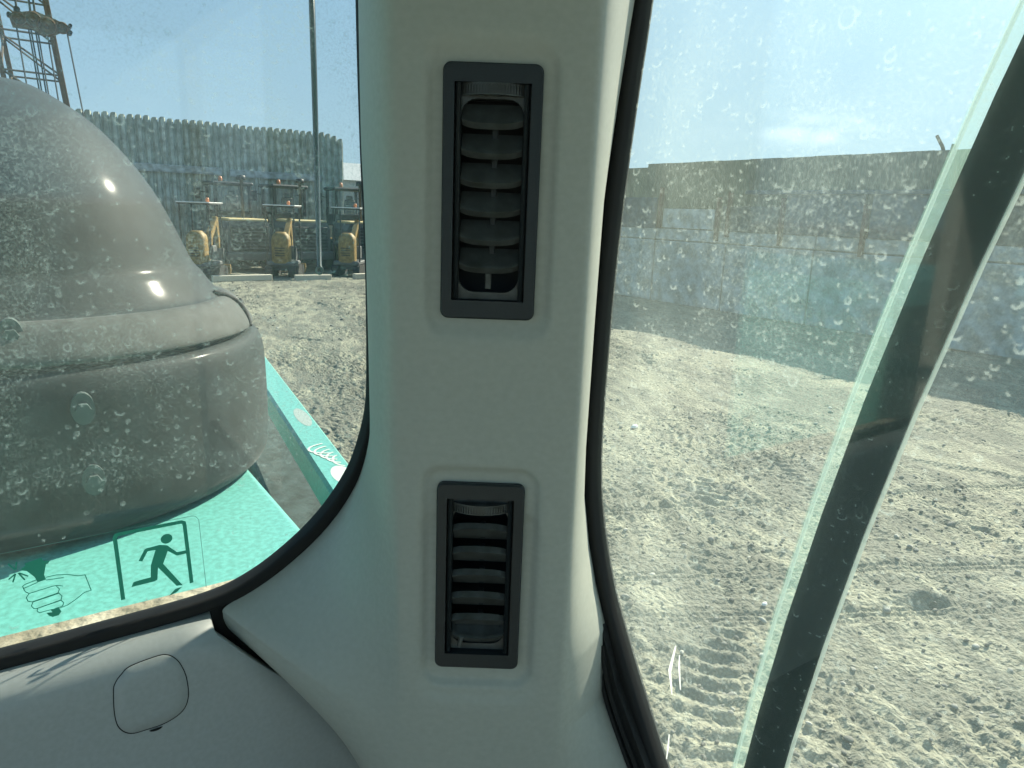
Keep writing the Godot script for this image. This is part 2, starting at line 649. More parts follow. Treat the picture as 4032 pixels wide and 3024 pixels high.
func make_ground() -> void:
	g_low = noise(0.25, 41, 2)
	g_mid = noise(0.9, 42, 3)
	g_clod = noise(3.3, 43, 4)
	g_fine = noise(12.0, 44, 3)
	g_mask = noise(0.35, 45, 2)
	# x, z, direction x, direction z, half width, bar pitch (0: tyre ribs), from, to, chevron
	for t in [
		[6.6, -5.5, 0.33, 0.944, 0.24, 0.125], [8.5, -5.6, 0.30, 0.954, 0.24, 0.125], [7.3, -5.0, 0.42, 0.907, 0.22, 0.11], [5.6, -6.2, 0.25, 0.968, 0.22, 0.12],
		[4.4, -6.0, 0.10, 0.995, 0.22, 0.13], [10.2, -9.0, 0.05, 0.999, 0.25, 0.14], [9.4, -7.0, 0.55, 0.835, 0.22, 0.12],
		[2.9, -2.2, 0.80, -0.60, 0.20, 0.14], [5.4, -1.4, 0.75, 0.66, 0.2, 0.12], [3.4, -4.6, 0.62, 0.785, 0.2, 0.11], [6.2, -3.2, -0.5, 0.866, 0.2, 0.13],
		[7.0, -16.0, 0.15, 0.99, 0.26, 0.2], [9.3, -16.0, 0.12, 0.99, 0.26, 0.2], [4.0, -14.0, 0.5, 0.86, 0.24, 0.2], [6.0, -19.0, 0.8, 0.6, 0.24, 0.2],
	]:
		ruts.append([t[0], t[1], t[2], t[3], t[4], t[5], rng.randf_range(-9.0, -4.0), rng.randf_range(3.0, 9.0), rng.randf_range(-0.5, 0.5), rng.randf_range(0.05, 0.2)])
	for t in [[3.0, -3.05, 0.883, 0.469], [4.3, -4.32, 0.93, 0.36], [3.25, -3.55, 0.89, 0.455], [9.0, -20.0, 0.95, 0.3]]:
		ruts.append([t[0], t[1], t[2], t[3], 0.10, 0.0, -9.0, 9.0, 0.0, 0.02])
	var xs := span_list([-420.0, -60.0, 60.0, -6.0, 9.0, 1.2, 0.6, 2.0, 0.06, 7.0, 0.022, 12.0, 0.04, 17.3, 0.05, 24.0, 1.0, 60.0, 9.0, 420.0, 60.0])
	var zs := span_list([420.0, 60.0, 60.0, 4.0, 8.0, -0.6, 0.6, -7.0, 0.022, -15.0, 0.04, -24.0, 0.07, -34.0, 0.12, -60.0, 3.0, -420.0, 60.0])
	var nx := xs.size()
	var nz := zs.size()
	var H := PackedFloat32Array()
	H.resize(nx * nz)
	for j in nz:
		for i in nx:
			var far := absf(xs[i]) > 40.0 or absf(zs[j]) > 45.0
			H[j * nx + i] = 0.0 if far else ground_height(xs[i], zs[j])
	var P := PackedVector3Array()
	var N := PackedVector3Array()
	var C := PackedColorArray()
	P.resize(nx * nz)
	N.resize(nx * nz)
	C.resize(nx * nz)
	var tone := noise(0.5, 46, 4)
	var patch := noise(3.0, 47, 5)
	for j in nz:
		var j0 := maxi(j - 1, 0)
		var j1 := mini(j + 1, nz - 1)
		for i in nx:
			var i0 := maxi(i - 1, 0)
			var i1 := mini(i + 1, nx - 1)
			var k := j * nx + i
			P[k] = Vector3(xs[i], H[k], zs[j])
			var dx := (H[j * nx + i1] - H[j * nx + i0]) / (xs[i1] - xs[i0])
			var dz := (H[j1 * nx + i] - H[j0 * nx + i]) / (zs[j1] - zs[j0])
			N[k] = Vector3(-dx, 1.0, -dz).normalized()
			# pale and greyer dirt in drifting patches, from plan position only
			var t := 0.5 + tone.get_noise_2d(xs[i] + zs[j] * 0.3, zs[j] * 0.5) * 0.8 + patch.get_noise_2d(xs[i] + zs[j] * 0.35, zs[j] * 0.36) * 1.05
			t = smoothstep(0.18, 0.98, t)
			var c := Vector3(0.185, 0.186, 0.148).lerp(Vector3(0.335, 0.330, 0.246), t)
			C[k] = Color(c.x, c.y, c.z)
	var I := PackedInt32Array()
	I.resize((nx - 1) * (nz - 1) * 6)
	var w := 0
	for j in nz - 1:
		for i in nx - 1:
			var k := j * nx + i
			I[w] = k
			I[w + 1] = k + nx
			I[w + 2] = k + 1
			I[w + 3] = k + 1
			I[w + 4] = k + nx
			I[w + 5] = k + nx + 1
			w += 6
	var arr := []
	arr.resize(Mesh.ARRAY_MAX)
	arr[Mesh.ARRAY_VERTEX] = P
	arr[Mesh.ARRAY_NORMAL] = N
	arr[Mesh.ARRAY_COLOR] = C
	arr[Mesh.ARRAY_INDEX] = I
	var me := ArrayMesh.new()
	me.add_surface_from_arrays(Mesh.PRIMITIVE_TRIANGLES, arr)
	var o := put(me, "ground", M["dirt"], self)
	o.set_meta("kind", "structure")
	o.set_meta("label", "dry rutted dirt yard printed with crawler and tyre tracks")
	o.set_meta("category", "ground")
	# loose stones and clods
	var rock := sft(true)
	lathe(rock, [Vector2(0, 0.42), Vector2(0.34, 0.30), Vector2(0.5, 0.02), Vector2(0.36, -0.24), Vector2(0, -0.32)], Vector3.ZERO, 6, 0.8)
	var mm := MultiMesh.new()
	mm.transform_format = MultiMesh.TRANSFORM_3D
	mm.use_colors = true
	mm.mesh = mesh_of(rock)
	var count := 7000
	mm.instance_count = count
	for k in count:
		var near := k < 5000
		var x := rng.randf_range(2.0, 8.0) if near else rng.randf_range(2.5, 15.0)
		var z := rng.randf_range(-6.5, -0.8) if near else rng.randf_range(-26.0, -2.0)
		var sz := 0.008 + 0.030 * pow(rng.randf(), 3.5)
		if not near:
			sz *= 1.8
		var b := Basis.from_euler(Vector3(rng.randf() * 0.8, rng.randf() * 6.0, rng.randf() * 0.8)).scaled(Vector3(sz * rng.randf_range(0.8, 1.8), sz, sz * rng.randf_range(0.8, 1.6)))
		mm.set_instance_transform(k, Transform3D(b, Vector3(x, ground_height(x, z) + sz * 0.15, z)))
		if near and k % 40 == 0:
			b = b.scaled(Vector3.ONE * 2.2)
			mm.set_instance_transform(k, Transform3D(b, Vector3(x, ground_height(x, z) + sz * 0.3, z)))
		var g := rng.randf_range(0.3, 1.1) if rng.randf() < 0.95 else 1.6
		mm.set_instance_color(k, Color(g, g, g))
	var mi := MultiMeshInstance3D.new()
	mi.name = "loose_stones"
	mi.multimesh = mm
	mi.material_override = M["stone"]
	mi.set_meta("kind", "stuff")
	mi.set_meta("label", "loose stones and clods scattered over the dirt yard")
	mi.set_meta("category", "stones")
	add_child(mi)

# ---------------------------------------------------------------- boundary
func make_fence() -> void:
	var f := thing("sheet_pile_fence", "tall grey-green fence of upright sheet piles with scalloped top behind the parked machines", "fence", Vector3(0, 0, -33))
	var meshes := []
	for k in 3:
		var s := sft(false)
		var top: float = EY + 3.27 - [0.0, 0.04, 0.015][k]
		# a trough-shaped pile: two slopes and a proud face with a rounded head
		var w := 0.285
		var zf := 0.11
		var xs := [0.0, 0.03, 0.085, 0.20, 0.255, 0.285]
		var zz := [0.0, 0.0, zf, zf, 0.0, 0.0]
		var tp := [top - 0.20, top - 0.05, top - 0.004, top, top - 0.05, top - 0.20]
		for i in 5:
			quad(s, Vector3(xs[i], 0, zz[i]), Vector3(xs[i + 1], 0, zz[i + 1]), Vector3(xs[i + 1], tp[i + 1], zz[i + 1]), Vector3(xs[i], tp[i], zz[i]))
			quad(s, Vector3(xs[i], tp[i], zz[i]), Vector3(xs[i + 1], tp[i + 1], zz[i + 1]), Vector3(xs[i + 1], tp[i + 1], zz[i + 1] - 0.02), Vector3(xs[i], tp[i], zz[i] - 0.02))
			quad(s, Vector3(xs[i], 0, zz[i] - 0.02), Vector3(xs[i + 1], 0, zz[i + 1] - 0.02), Vector3(xs[i + 1], tp[i + 1], zz[i + 1] - 0.02), Vector3(xs[i], tp[i], zz[i] - 0.02))
		meshes.append(mesh_of(s))
	for k in 70:
		var x := 13.05 - 0.287 * (k + 1)
		var p := put(meshes[rng.randi() % 3], "pile", M["pile"] if rng.randf() < 0.6 else M["pile_light"], f, Vector3(x, 0, 0))
		if k == 0:
			p.position.y = -0.22
		elif k == 1:
			p.position.y = -0.07
	for b in [[4.2, 7.6, 1.30], [7.9, 11.9, 1.26], [-3.0, 3.9, 1.32]]:
		var s := sft()
		box(s, Vector3((b[0] + b[1]) * 0.5, EY + b[2], 0.19), Vector3(b[1] - b[0], 0.26, 0.10), 0.01)
		box(s, Vector3((b[0] + b[1]) * 0.5, EY + b[2] - 0.15, 0.17), Vector3(b[1] - b[0], 0.03, 0.12))
		obj(s, "waler_beam", "waler", f)
	for x in [3.2, 9.0]:
		var s := sft()
		box(s, Vector3(x, 2.0, 0.17), Vector3(0.10, 4.0, 0.06), 0.01)
		obj(s, "bracing_post", "pile", f)

func make_wall() -> void:
	var w := thing("boundary_wall", "long wall of concrete slabs topped with weathered corrugated sheets beside the yard", "wall", Vector3(17, 0, 0))
	var z := -33.5
	while z < 4.0:
		var wid := 2.82
		var s := sft()
		box(s, Vector3(0.2, 0.97, z + wid * 0.5), Vector3(0.4, 1.94, wid - 0.045), 0.025)
		obj(s, "concrete_slab", "concrete", w)
		s = sft()
		box(s, Vector3(0.215, 2.14, z + wid * 0.5 + 0.02), Vector3(0.4, 0.345, wid - 0.02), 0.02)
		obj(s, "coping_block", "concrete_pale" if rng.randf() < 0.4 else "concrete", w)
		z += wid
	var bk := sft()
	box(bk, Vector3(0.33, 1.14, -14.7), Vector3(0.16, 2.28, 37.4))  # unseen backing, added to stop sunlight leaking through the slab joints
	obj(bk, "added_light_stop", "concrete", w)
	# upper sheets with real corrugations
	var sheets := []
	for k in 2:
		var s := sft(true)
		var rows := []
		var top: float = EY + [1.70, 1.694][k]
		for y in [EY - 0.38, top]:
			var row := []
			for i in 61:
				var zz := 1.0 * i / 60.0
				row.append(Vector3(0.018 * cos(zz * PI2 * 12.0), y, zz))
			rows.append(row)
		grid(s, rows)
		var top_row: Array = rows[1]
		var back := []
		for q in top_row:
			back.append(q + Vector3(0.006, 0, 0))
		grid(s, [top_row, back])
		sheets.append(mesh_of(s))
	z = -33.0
	var n := 0
	while z < 4.0:
		var o := put(sheets[n % 2], "corrugated_sheet", M["sheet_olive"] if rng.randf() < 0.65 else M["sheet_brown"], w, Vector3(0.10 + 0.012 * (n % 2), -0.10 if z < -17.6 else 0.0, z))
		z += 0.985
		n += 1
	# boards between the posts
	for b in [[-33.0, -18.6, 2.3, 3.32, "board_blue"], [-18.5, -16.6, 2.3, 3.26, "board_blue"], [-16.3, -14.25, 2.34, 2.92, "concrete_pale"], [-14.0, -12.1, 2.32, 3.02, "board_grey"], [-11.9, -9.75, 2.32, 3.34, "board_blue"], [-9.55, -7.3, 2.32, 3.34, "board_blue"], [-7.1, -4.8, 2.32, 3.30, "board_grey"], [-4.6, -2.3, 2.32, 3.34, "board_blue"], [-2.1, 4.0, 2.32, 3.34, "board_grey"]]:
		var s := sft()
		box(s, Vector3(0.02, (b[2] + b[3]) * 0.5, (b[0] + b[1]) * 0.5), Vector3(0.05, b[3] - b[2], b[1] - b[0]), 0.006)
		obj(s, "infill_board", b[4], w)
	for b in [[-13.2, -7.0], [-6.6, -1.0]]:
		var s := sft()
		box(s, Vector3(-0.01, 3.40, (b[0] + b[1]) * 0.5), Vector3(0.12, 0.10, b[1] - b[0]), 0.008)
		obj(s, "rail", "board_blue", w)
	for pz in [-30.0, -27.4, -24.8, -22.0, -19.2, -16.45, -14.1, -13.75, -11.95, -9.62, -7.2, -4.7, -2.2]:
		var s := sft()
		for e in [-1, 1]:
			box(s, Vector3(-0.035 + 0.05 * e, 2.62, pz), Vector3(0.014, 1.25, 0.10), 0.003)
		box(s, Vector3(-0.035, 2.62, pz), Vector3(0.09, 1.25, 0.014))
		var p := obj(s, "rusty_post", "rust", w)
		p.rotation.x = rng.randf_range(-0.02, 0.02)
	# two stubs of old posts that stand above the sheets
	var s2 := sft(true)
	tube(s2, [Vector3(0.2, 4.1, -8.15), Vector3(0.2, 4.38, -8.26), Vector3(0.2, 4.62, -8.42)], 0.045, 8, 0.035)
	obj(s2, "leaning_stub", "crane_brace", w)
	s2 = sft(true)
	tube(s2, [Vector3(0.2, 4.1, -8.06), Vector3(0.2, 4.42, -8.02)], 0.05, 8)
	obj(s2, "short_stub", "crane_brace", w)

func make_shed() -> void:
	var t := thing("storage_shed", "pale grey metal shed with low pitched roof beyond the sheet pile fence", "shed", Vector3(30, 0, -62))
	var s := sft()
	box(s, Vector3(0, 2.4, 0), Vector3(16, 4.8, 10), 0.02)
	obj(s, "wall", "shed_wall", t)
	s = sft()
	quad(s, Vector3(-8.4, 4.75, 5.4), Vector3(8.4, 4.75, 5.4), Vector3(8.4, 6.4, 0), Vector3(-8.4, 6.4, 0))
	quad(s, Vector3(-8.4, 4.75, -5.4), Vector3(8.4, 4.75, -5.4), Vector3(8.4, 6.4, 0), Vector3(-8.4, 6.4, 0))
	for e in [-8.4, 8.4]:
		tri(s, Vector3(e, 4.75, 5.4), Vector3(e, 4.75, -5.4), Vector3(e, 6.4, 0))
	obj(s, "roof", "shed_roof", t)

# ---------------------------------------------------------------- the excavator we sit in
var fu := Vector3(0.8192, 0, 0.5736)     # along the vent face
var fn := Vector3(-0.5736, 0, 0.8192)    # out of the vent face
var fc := Vector3(0.31548, EY, -0.45056)

func face_point(u: float, v: float, w: float) -> Vector3:
	return fc + fu * u + Vector3.UP * v + fn * w

func rr_dist(u: float, v: float, cu: float, cv: float, hw: float, hh: float, r: float) -> float:
	var q := Vector2(absf(u - cu) - hw + r, absf(v - cv) - hh + r)
	return Vector2(maxf(q.x, 0), maxf(q.y, 0)).length() + minf(maxf(q.x, q.y), 0.0) - r

func face_relief(u: float, v: float) -> float:
	var a := rr_dist(u, v, -0.0215, 0.012, 0.0475, 0.1045, 0.016)
	var b := rr_dist(u, v, -0.0225, -0.3075, 0.0475, 0.1015, 0.016)
	var c := rr_dist(u, v, -0.0225, -0.335, 0.053, 0.088, 0.022)
	return -0.0048 * smoothstep(0.0032, -0.0032, a) - 0.0048 * smoothstep(0.0032, -0.0032, b) - 0.0022 * smoothstep(0.006, -0.006, c)

func make_excavator() -> void:
	var ex := thing("excavator", "teal excavator with white-trimmed cab, dirty windows and a grey domed cover behind", "excavator")
	pillar(ex)
	air_vent(ex, Vector2(-0.0215, 0.012), 0.186, 46.0, false)
	air_vent(ex, Vector2(-0.0225, -0.3045), 0.173, -50.0, true)
	sill(ex)
	rear_window(ex)
	side_window(ex)
	cab_shell(ex)
	rear_body(ex)
	under_body(ex)

func pillar(ex: Node3D) -> void:
	# left edge along the rear window: x, y, z and the height of the same row on the vent face
	var left := [
		[0.275, 0.44, -0.655, 0.44], [0.2755, 0.30, -0.655, 0.30], [0.276, 0.18, -0.655, 0.18], [0.277, 0.062, -0.655, 0.062], [0.280, 0.0, -0.655, 0.0],
		[0.282, -0.066, -0.655, -0.066], [0.284, -0.159, -0.655, -0.160], [0.284, -0.198, -0.655, -0.205], [0.280, -0.237, -0.655, -0.252], [0.267, -0.275, -0.655, -0.300],
		[0.241, -0.311, -0.655, -0.347], [0.206, -0.341, -0.655, -0.390], [0.164, -0.365, -0.655, -0.430], [0.133, -0.377, -0.655, -0.460],
		[0.129, -0.385, -0.654, -0.472], [0.132, -0.398, -0.652, -0.488], [0.143, -0.414, -0.650, -0.505], [0.162, -0.436, -0.648, -0.524], [0.196, -0.474, -0.647, -0.552], [0.245, -0.537, -0.645, -0.60], [0.318, -0.634, -0.643, -0.67], [0.42, -0.75, -0.64, -0.75]]
	var right := [[0.44, -0.449], [0.222, -0.463], [0.174, -0.473], [0.096, -0.485], [0.012, -0.496], [-0.089, -0.499], [-0.204, -0.501], [-0.266, -0.497], [-0.315, -0.485], [-0.353, -0.471], [-0.39, -0.453], [-0.456, -0.443], [-0.507, -0.395], [-0.60, -0.33], [-0.75, -0.27]]
	var lp := []
	for r in left:
		lp.append(Vector4(r[0], r[1], r[2], r[3]))
	lp = spline(lp, 17)
	var rows := []
	var s := sft(true)
	for q in lp:
		var b := Vector3(q.x, EY + q.y, q.z)
		var v: float = q.w
		var f := face_point(-0.092, v, -0.05 * pow(0.072 / 0.145, 4.0))
		var flare := smoothstep(-0.18, -0.46, v)
		var c := (f - fu * 0.030 - fn * 0.0051).lerp(b + Vector3(0.02, 0, 0.05), 0.45 * flare)
		var row := []
		for k in 14:
			var t := k / 14.0
			row.append(b * (1 - t) * (1 - t) + c * 2 * t * (1 - t) + f * t * t)
		for k in 59:
			var u := -0.092 + 0.145 * k / 58.0
			row.append(face_point(u, v, face_relief(u, v) - 0.05 * pow((u + 0.02) / 0.145, 4.0)))
		var e: Vector3 = row[-1]
		var zr: float = right[-1][1]
		for k in right.size() - 1:
			if v <= right[k][0] and v >= right[k + 1][0]:
				zr = lerpf(right[k][1], right[k + 1][1], (right[k][0] - v) / (right[k][0] - right[k + 1][0]))
				break
		var r := Vector3(0.44, EY + v, zr)
		var c2 := e + fu * 0.013 - fn * 0.0023 + (r - e) * 0.08
		for k in range(1, 13):
			var t := k / 12.0
			row.append(e * (1 - t) * (1 - t) + c2 * 2 * t * (1 - t) + r * t * t)
		row.append(Vector3(0.452, EY + v, zr - 0.004))
		rows.append(row)
	for j in rows.size() - 1:
		var v: float = (lp[j].w + lp[j + 1].w) * 0.5
		for i in rows[j].size() - 1:
			if i >= 14 and i < 72:
				var u: float = -0.092 + 0.145 * (i - 13.5) / 58.0
				if absf(u + 0.0215) < 0.031 and (absf(v - 0.012) < 0.086 or absf(v + 0.3045) < 0.079):
					continue
			quad(s, rows[j][i], rows[j][i + 1], rows[j + 1][i + 1], rows[j + 1][i])
	obj(s, "pillar_trim", "trim", ex, "off-white moulded pillar trim between the two windows")

func air_vent(ex: Node3D, at: Vector2, tall: float, tilt: float, lower: bool) -> void:
	var v := part("air_vent", ex, "tall black air vent, lower on the pillar, its wheel dusty on top" if lower else "tall black air vent, upper on the pillar, louvres tipped down")
	v.transform = Transform3D(Basis(fu, Vector3.UP, fn), face_point(at.x, at.y, 0))
	var h := tall * 0.5
	var top := h - 0.0135
	var bot := -h + 0.0142
	var n := 5
	# bezel
	var outer := round_rect(0.073, tall, 0.006, n)
	var inner := PackedVector2Array()
	for p in round_rect(0.056, top - bot, 0.0006, n):
		inner.append(p + Vector2(0, (top + bot) * 0.5))
	var s := sft()
	frame_plate(s, outer, inner, -0.009, 0.0006, 0.0014)
	obj(s, "bezel", "vent_black", v)
	# duct behind
	s = sft()
	for e in [-1, 1]:
		quad(s, Vector3(e * 0.0285, -h + 0.012, -0.004), Vector3(e * 0.0285, h - 0.012, -0.004), Vector3(e * 0.0285, h - 0.012, -0.05), Vector3(e * 0.0285, -h + 0.012, -0.05))
		quad(s, Vector3(-0.0285, e * (h - 0.0125), -0.004), Vector3(0.0285, e * (h - 0.0125), -0.004), Vector3(0.0285, e * (h - 0.0125), -0.05), Vector3(-0.0285, e * (h - 0.0125), -0.05))
	quad(s, Vector3(-0.0285, -h + 0.012, -0.05), Vector3(0.0285, -h + 0.012, -0.05), Vector3(0.0285, h - 0.012, -0.05), Vector3(-0.0285, h - 0.012, -0.05))
	obj(s, "duct", "vent_dark", v)
	# upright strips at both sides of the grille
	for e in [-1, 1]:
		s = sft(true)
		var pts := [Vector3(e * 0.0252, bot + 0.0005, -0.0035), Vector3(e * 0.0252, top - 0.0005, -0.0035)]
		tube(s, pts, 0.0021, 8)
		obj(s, "side_strip", "vent_black", v)
	# inner frame with rounded opening
	var o2 := PackedVector2Array()
	for p in round_rect(0.0555, top - bot - 0.001, 0.0008, n):
		o2.append(p + Vector2(0, (top + bot) * 0.5))
	var i2 := PackedVector2Array()
	for p in round_rect(0.0470, top - bot - 0.016, 0.012, n):
		i2.append(p + Vector2(0, (top + bot) * 0.5 - 0.002))
	s = sft()
	frame_plate(s, o2, i2, -0.012, -0.0075, 0.0)
	obj(s, "inner_frame", "vent_louvre", v)
	# knurled wheel
	s = sft()
	var wc := Vector3(0, top - (0.0095 if lower else 0.0042), -0.0355)
	var wr := 0.0375
	var teeth := 104
	for k in teeth * 2:
		var a := PI2 * k / (teeth * 2)
		var b := PI2 * (k + 1) / (teeth * 2)
		var ra := wr - (0.0009 if k % 2 == 0 else 0.0)
		if sin(a) < 0.62:
			continue
		var pa := wc + Vector3(cos(a) * ra, 0, sin(a) * ra)
		var pb := wc + Vector3(cos(b) * ra, 0, sin(b) * ra)
		var up := Vector3(0, 0.0032, 0)
		quad(s, pa - up, pb - up, pb + up, pa + up)
		for g in [-1.0, 1.0]:
			var ca := wc + Vector3(cos(a) * wr, g * 0.0032, sin(a) * wr)
			var cb := wc + Vector3(cos(b) * wr, g * 0.0032, sin(b) * wr)
			var inward := Vector3(0, g * 0.0009, 0)
			quad(s, ca, cb, cb + inward, ca + inward)
			quad(s, ca + inward, cb + inward, Vector3(cb.x * 0.9, wc.y + g * 0.0041, wc.z), Vector3(ca.x * 0.9, wc.y + g * 0.0041, wc.z))
			if k % 2 == 0:
				quad(s, pa + Vector3(0, g * 0.0032, 0), pb + Vector3(0, g * 0.0032, 0), cb, ca)
	obj(s, "thumb_wheel", "vent_louvre", v)
	# louvres
	var plan := PackedVector2Array()
	var hw := 0.0228
	plan.append(Vector2(-hw, -0.021))
	for k in 11:
		var t := -1.0 + 0.2 * k
		plan.append(Vector2(t * hw, 0.0 - 0.0042 * pow(absf(t), 3.5)))
	plan.append(Vector2(hw, -0.021))
	var lv := sft()
	var turn := Transform3D(Basis(Vector3.RIGHT, PI * 0.5), Vector3.ZERO)
	prism(lv, plan, -0.0013, 0.0013, turn)
	var lip := PackedVector2Array()
	for k in 11:
		var t := -1.0 + 0.2 * k
		lip.append(Vector2(t * hw, 0.0014 - 0.0042 * pow(absf(t), 3.5)))
	for k in 11:
		var t := 1.0 - 0.2 * k
		lip.append(Vector2(t * hw, -0.0016 - 0.0042 * pow(absf(t), 3.5)))
	prism(lv, lip, -0.0028, 0.0028, turn)
	var lm := mesh_of(lv)
	var count := 6
	var y0 := 0.0506 if not lower else 0.047
	var dy := 0.0211 if not lower else 0.0212
	for k in count:
		var y := y0 - dy * k
		var tl := tilt
		if lower and k == count - 1:
			tl = 30.0
		if not lower and k == count - 1:
			tl = 44.0
		var o := put(lm, "louvre", M["vent_louvre"], v, Vector3(0, y, -0.0035))
		o.rotation_degrees.x = tl
	for k in count - 1:
		var y := y0 - dy * (k + 0.5)
		s = sft()
		box(s, Vector3(0.002, y + 0.002, -0.017), Vector3(0.0045, 0.014, 0.006), 0.0005)
		obj(s, "link", "vent_dark", v)
	s = sft()
	if lower:
		box(s, Vector3(0.001, y0 - dy * 5 - 0.004, -0.003), Vector3(0.004, 0.011, 0.004), 0.001, Transform3D(Basis(Vector3.FORWARD, 0.25), Vector3(0, -0.0005, 0)))
		obj(s, "tab", "vent_louvre", v)
		s = sft(true)
		var rows := []
		for j in 7:
			var row := []
			for i in 13:
				var a := PI * i / 12.0
				row.append(Vector3(-cos(a) * 0.0208, bot + 0.028 - sin(a) * 0.022 * (0.3 + 0.7 * j / 6.0), -0.0235 + 0.012 * j / 6.0))
			rows.append(row)
		grid(s, rows)
		obj(s, "scoop", "vent_black", v)
	else:
		box(s, Vector3(0, y0 - dy * 5 - 0.009, -0.006), Vector3(0.0046, 0.012, 0.003), 0.0006)
		obj(s, "tab", "vent_louvre", v)

func sill(ex: Node3D) -> void:
	var sp := part("rear_sill", ex, "pale grey sill panel under the rear window")
	var prof := [[-0.668, -0.381, 0.118], [-0.655, -0.380, 0.118], [-0.642, -0.383, 0.117], [-0.632, -0.390, 0.1185], [-0.627, -0.400, 0.128], [-0.625, -0.415, 0.141], [-0.6245, -0.44, 0.163], [-0.624, -0.466, 0.187], [-0.622, -0.526, 0.234], [-0.62, -0.62, 0.305], [-0.615, -0.77, 0.42]]
	var pv := []
	for p in prof:
		pv.append(Vector3(p[0], p[1], p[2]))
	pv = spline(pv, 5)
	var s := sft(true)
	var rows := []
	for p in pv:
		var row := []
		for k in 26:
			var x := lerpf(-0.60, p.z - 0.0015, k / 25.0)
			row.append(Vector3(x, EY + p.y, p.x))
		row.append(Vector3(p.z, EY + p.y - 0.0008, p.x - 0.0015))
		row.append(Vector3(p.z + 0.0004, EY + p.y - 0.006, p.x - 0.022))
		rows.append(row)
	grid(s, rows)
	obj(s, "sill_panel", "panel", sp)
	# round-cornered blanking cap with its gap
	var pts := []
	for q in [[0.0313, -0.4117], [0.0302, -0.4339], [0.0326, -0.4484], [0.0408, -0.4574], [0.0543, -0.4588], [0.0698, -0.4582], [0.0830, -0.4521], [0.0886, -0.4394], [0.0883, -0.4204], [0.0852, -0.4075], [0.0810, -0.3995], [0.0751, -0.3947], [0.0668, -0.3934], [0.0457, -0.3951], [0.0381, -0.3997], [0.0333, -0.4050]]:
		pts.append(Vector2(q[0], q[1]))
	var mid := Vector2(0.0590, -0.4234)
	var loop := []
	var n := pts.size()
	for i in n:
		for k in 5:
			var t := k / 5.0
			var a: Vector2 = pts[(i + n - 1) % n]
			var b: Vector2 = pts[i]
			var c: Vector2 = pts[(i + 1) % n]
			var d: Vector2 = pts[(i + 2) % n]
			loop.append(0.5 * ((2.0 * b) + (c - a) * t + (2.0 * a - 5.0 * b + 4.0 * c - d) * t * t + (3.0 * b - a - 3.0 * c + d) * t * t * t))
	var surf := func(q: Vector2, lift: float) -> Vector3:
		var zz: float = pv[-1].x
		for k in pv.size() - 1:
			if q.y <= pv[k].y and q.y >= pv[k + 1].y and k > 8:
				zz = lerpf(pv[k].x, pv[k + 1].x, (pv[k].y - q.y) / maxf(pv[k].y - pv[k + 1].y, 1e-6))
				break
		return Vector3(q.x, EY + q.y, zz + lift)
	var ring := func(k0: float, k1: float, l0: float, l1: float) -> Array:
		var r0 := []
		var r1 := []
		for i in loop.size() + 1:
			var q: Vector2 = loop[i % loop.size()] - mid
			r0.append(surf.call(mid + q * k0, l0))
			r1.append(surf.call(mid + q * k1, l1))
		return [r0, r1]
	s = sft()
	grid(s, ring.call(1.022, 0.95, 0.0004, 0.0004))
	obj(s, "cap_gap", "rubber", sp)
	s = sft(true)
	for q in [[0.998, 0.988, 0.0003, 0.0009], [0.988, 0.66, 0.0009, 0.0010], [0.66, 0.33, 0.0010, 0.0010], [0.33, 0.0, 0.0010, 0.0010]]:
		grid(s, ring.call(q[0], q[1], q[2], q[3]))
	obj(s, "blanking_cap", "panel", sp)
	s = sft()
	for k in 8:
		var a := PI + PI * k / 8.0
		var b := PI + PI * (k + 1) / 8.0
		var c := Vector2(0.0603, -0.4604)
		tri(s, surf.call(c, 0.0012), surf.call(c + Vector2(cos(a) * 0.0055, sin(a) * 0.0026), 0.0012), surf.call(c + Vector2(cos(b) * 0.0055, sin(b) * 0.0026), 0.0012))
	obj(s, "notch", "rubber", sp)

func rear_path() -> Array:
	var p := []
	for q in [[-0.60, -0.3755], [-0.3, -0.3755], [-0.045, -0.3755], [0.02, -0.3745], [0.115, -0.3715], [0.161, -0.360], [0.2045, -0.335], [0.2395, -0.305], [0.268, -0.267], [0.2825, -0.231], [0.290, -0.197], [0.292, -0.150], [0.292, -0.066], [0.290, 0.0], [0.288, 0.062], [0.286, 0.18], [0.285, 0.42]]:
		p.append(Vector3(q[0], EY + q[1], -0.6625))
	return spline(p, 6)

func flat_sheet(poly: PackedVector2Array, to3: Callable, uv0: Vector2, uvs: float) -> ArrayMesh:
	var s := SurfaceTool.new()
	s.begin(Mesh.PRIMITIVE_TRIANGLES)
	var idx := Geometry2D.triangulate_polygon(poly)
	for k in idx:
		s.set_uv(Vector2((poly[k].x - uv0.x) / uvs, (uv0.y - poly[k].y) / uvs))
		s.add_vertex(to3.call(poly[k]))
	s.generate_normals()
	return s.commit()

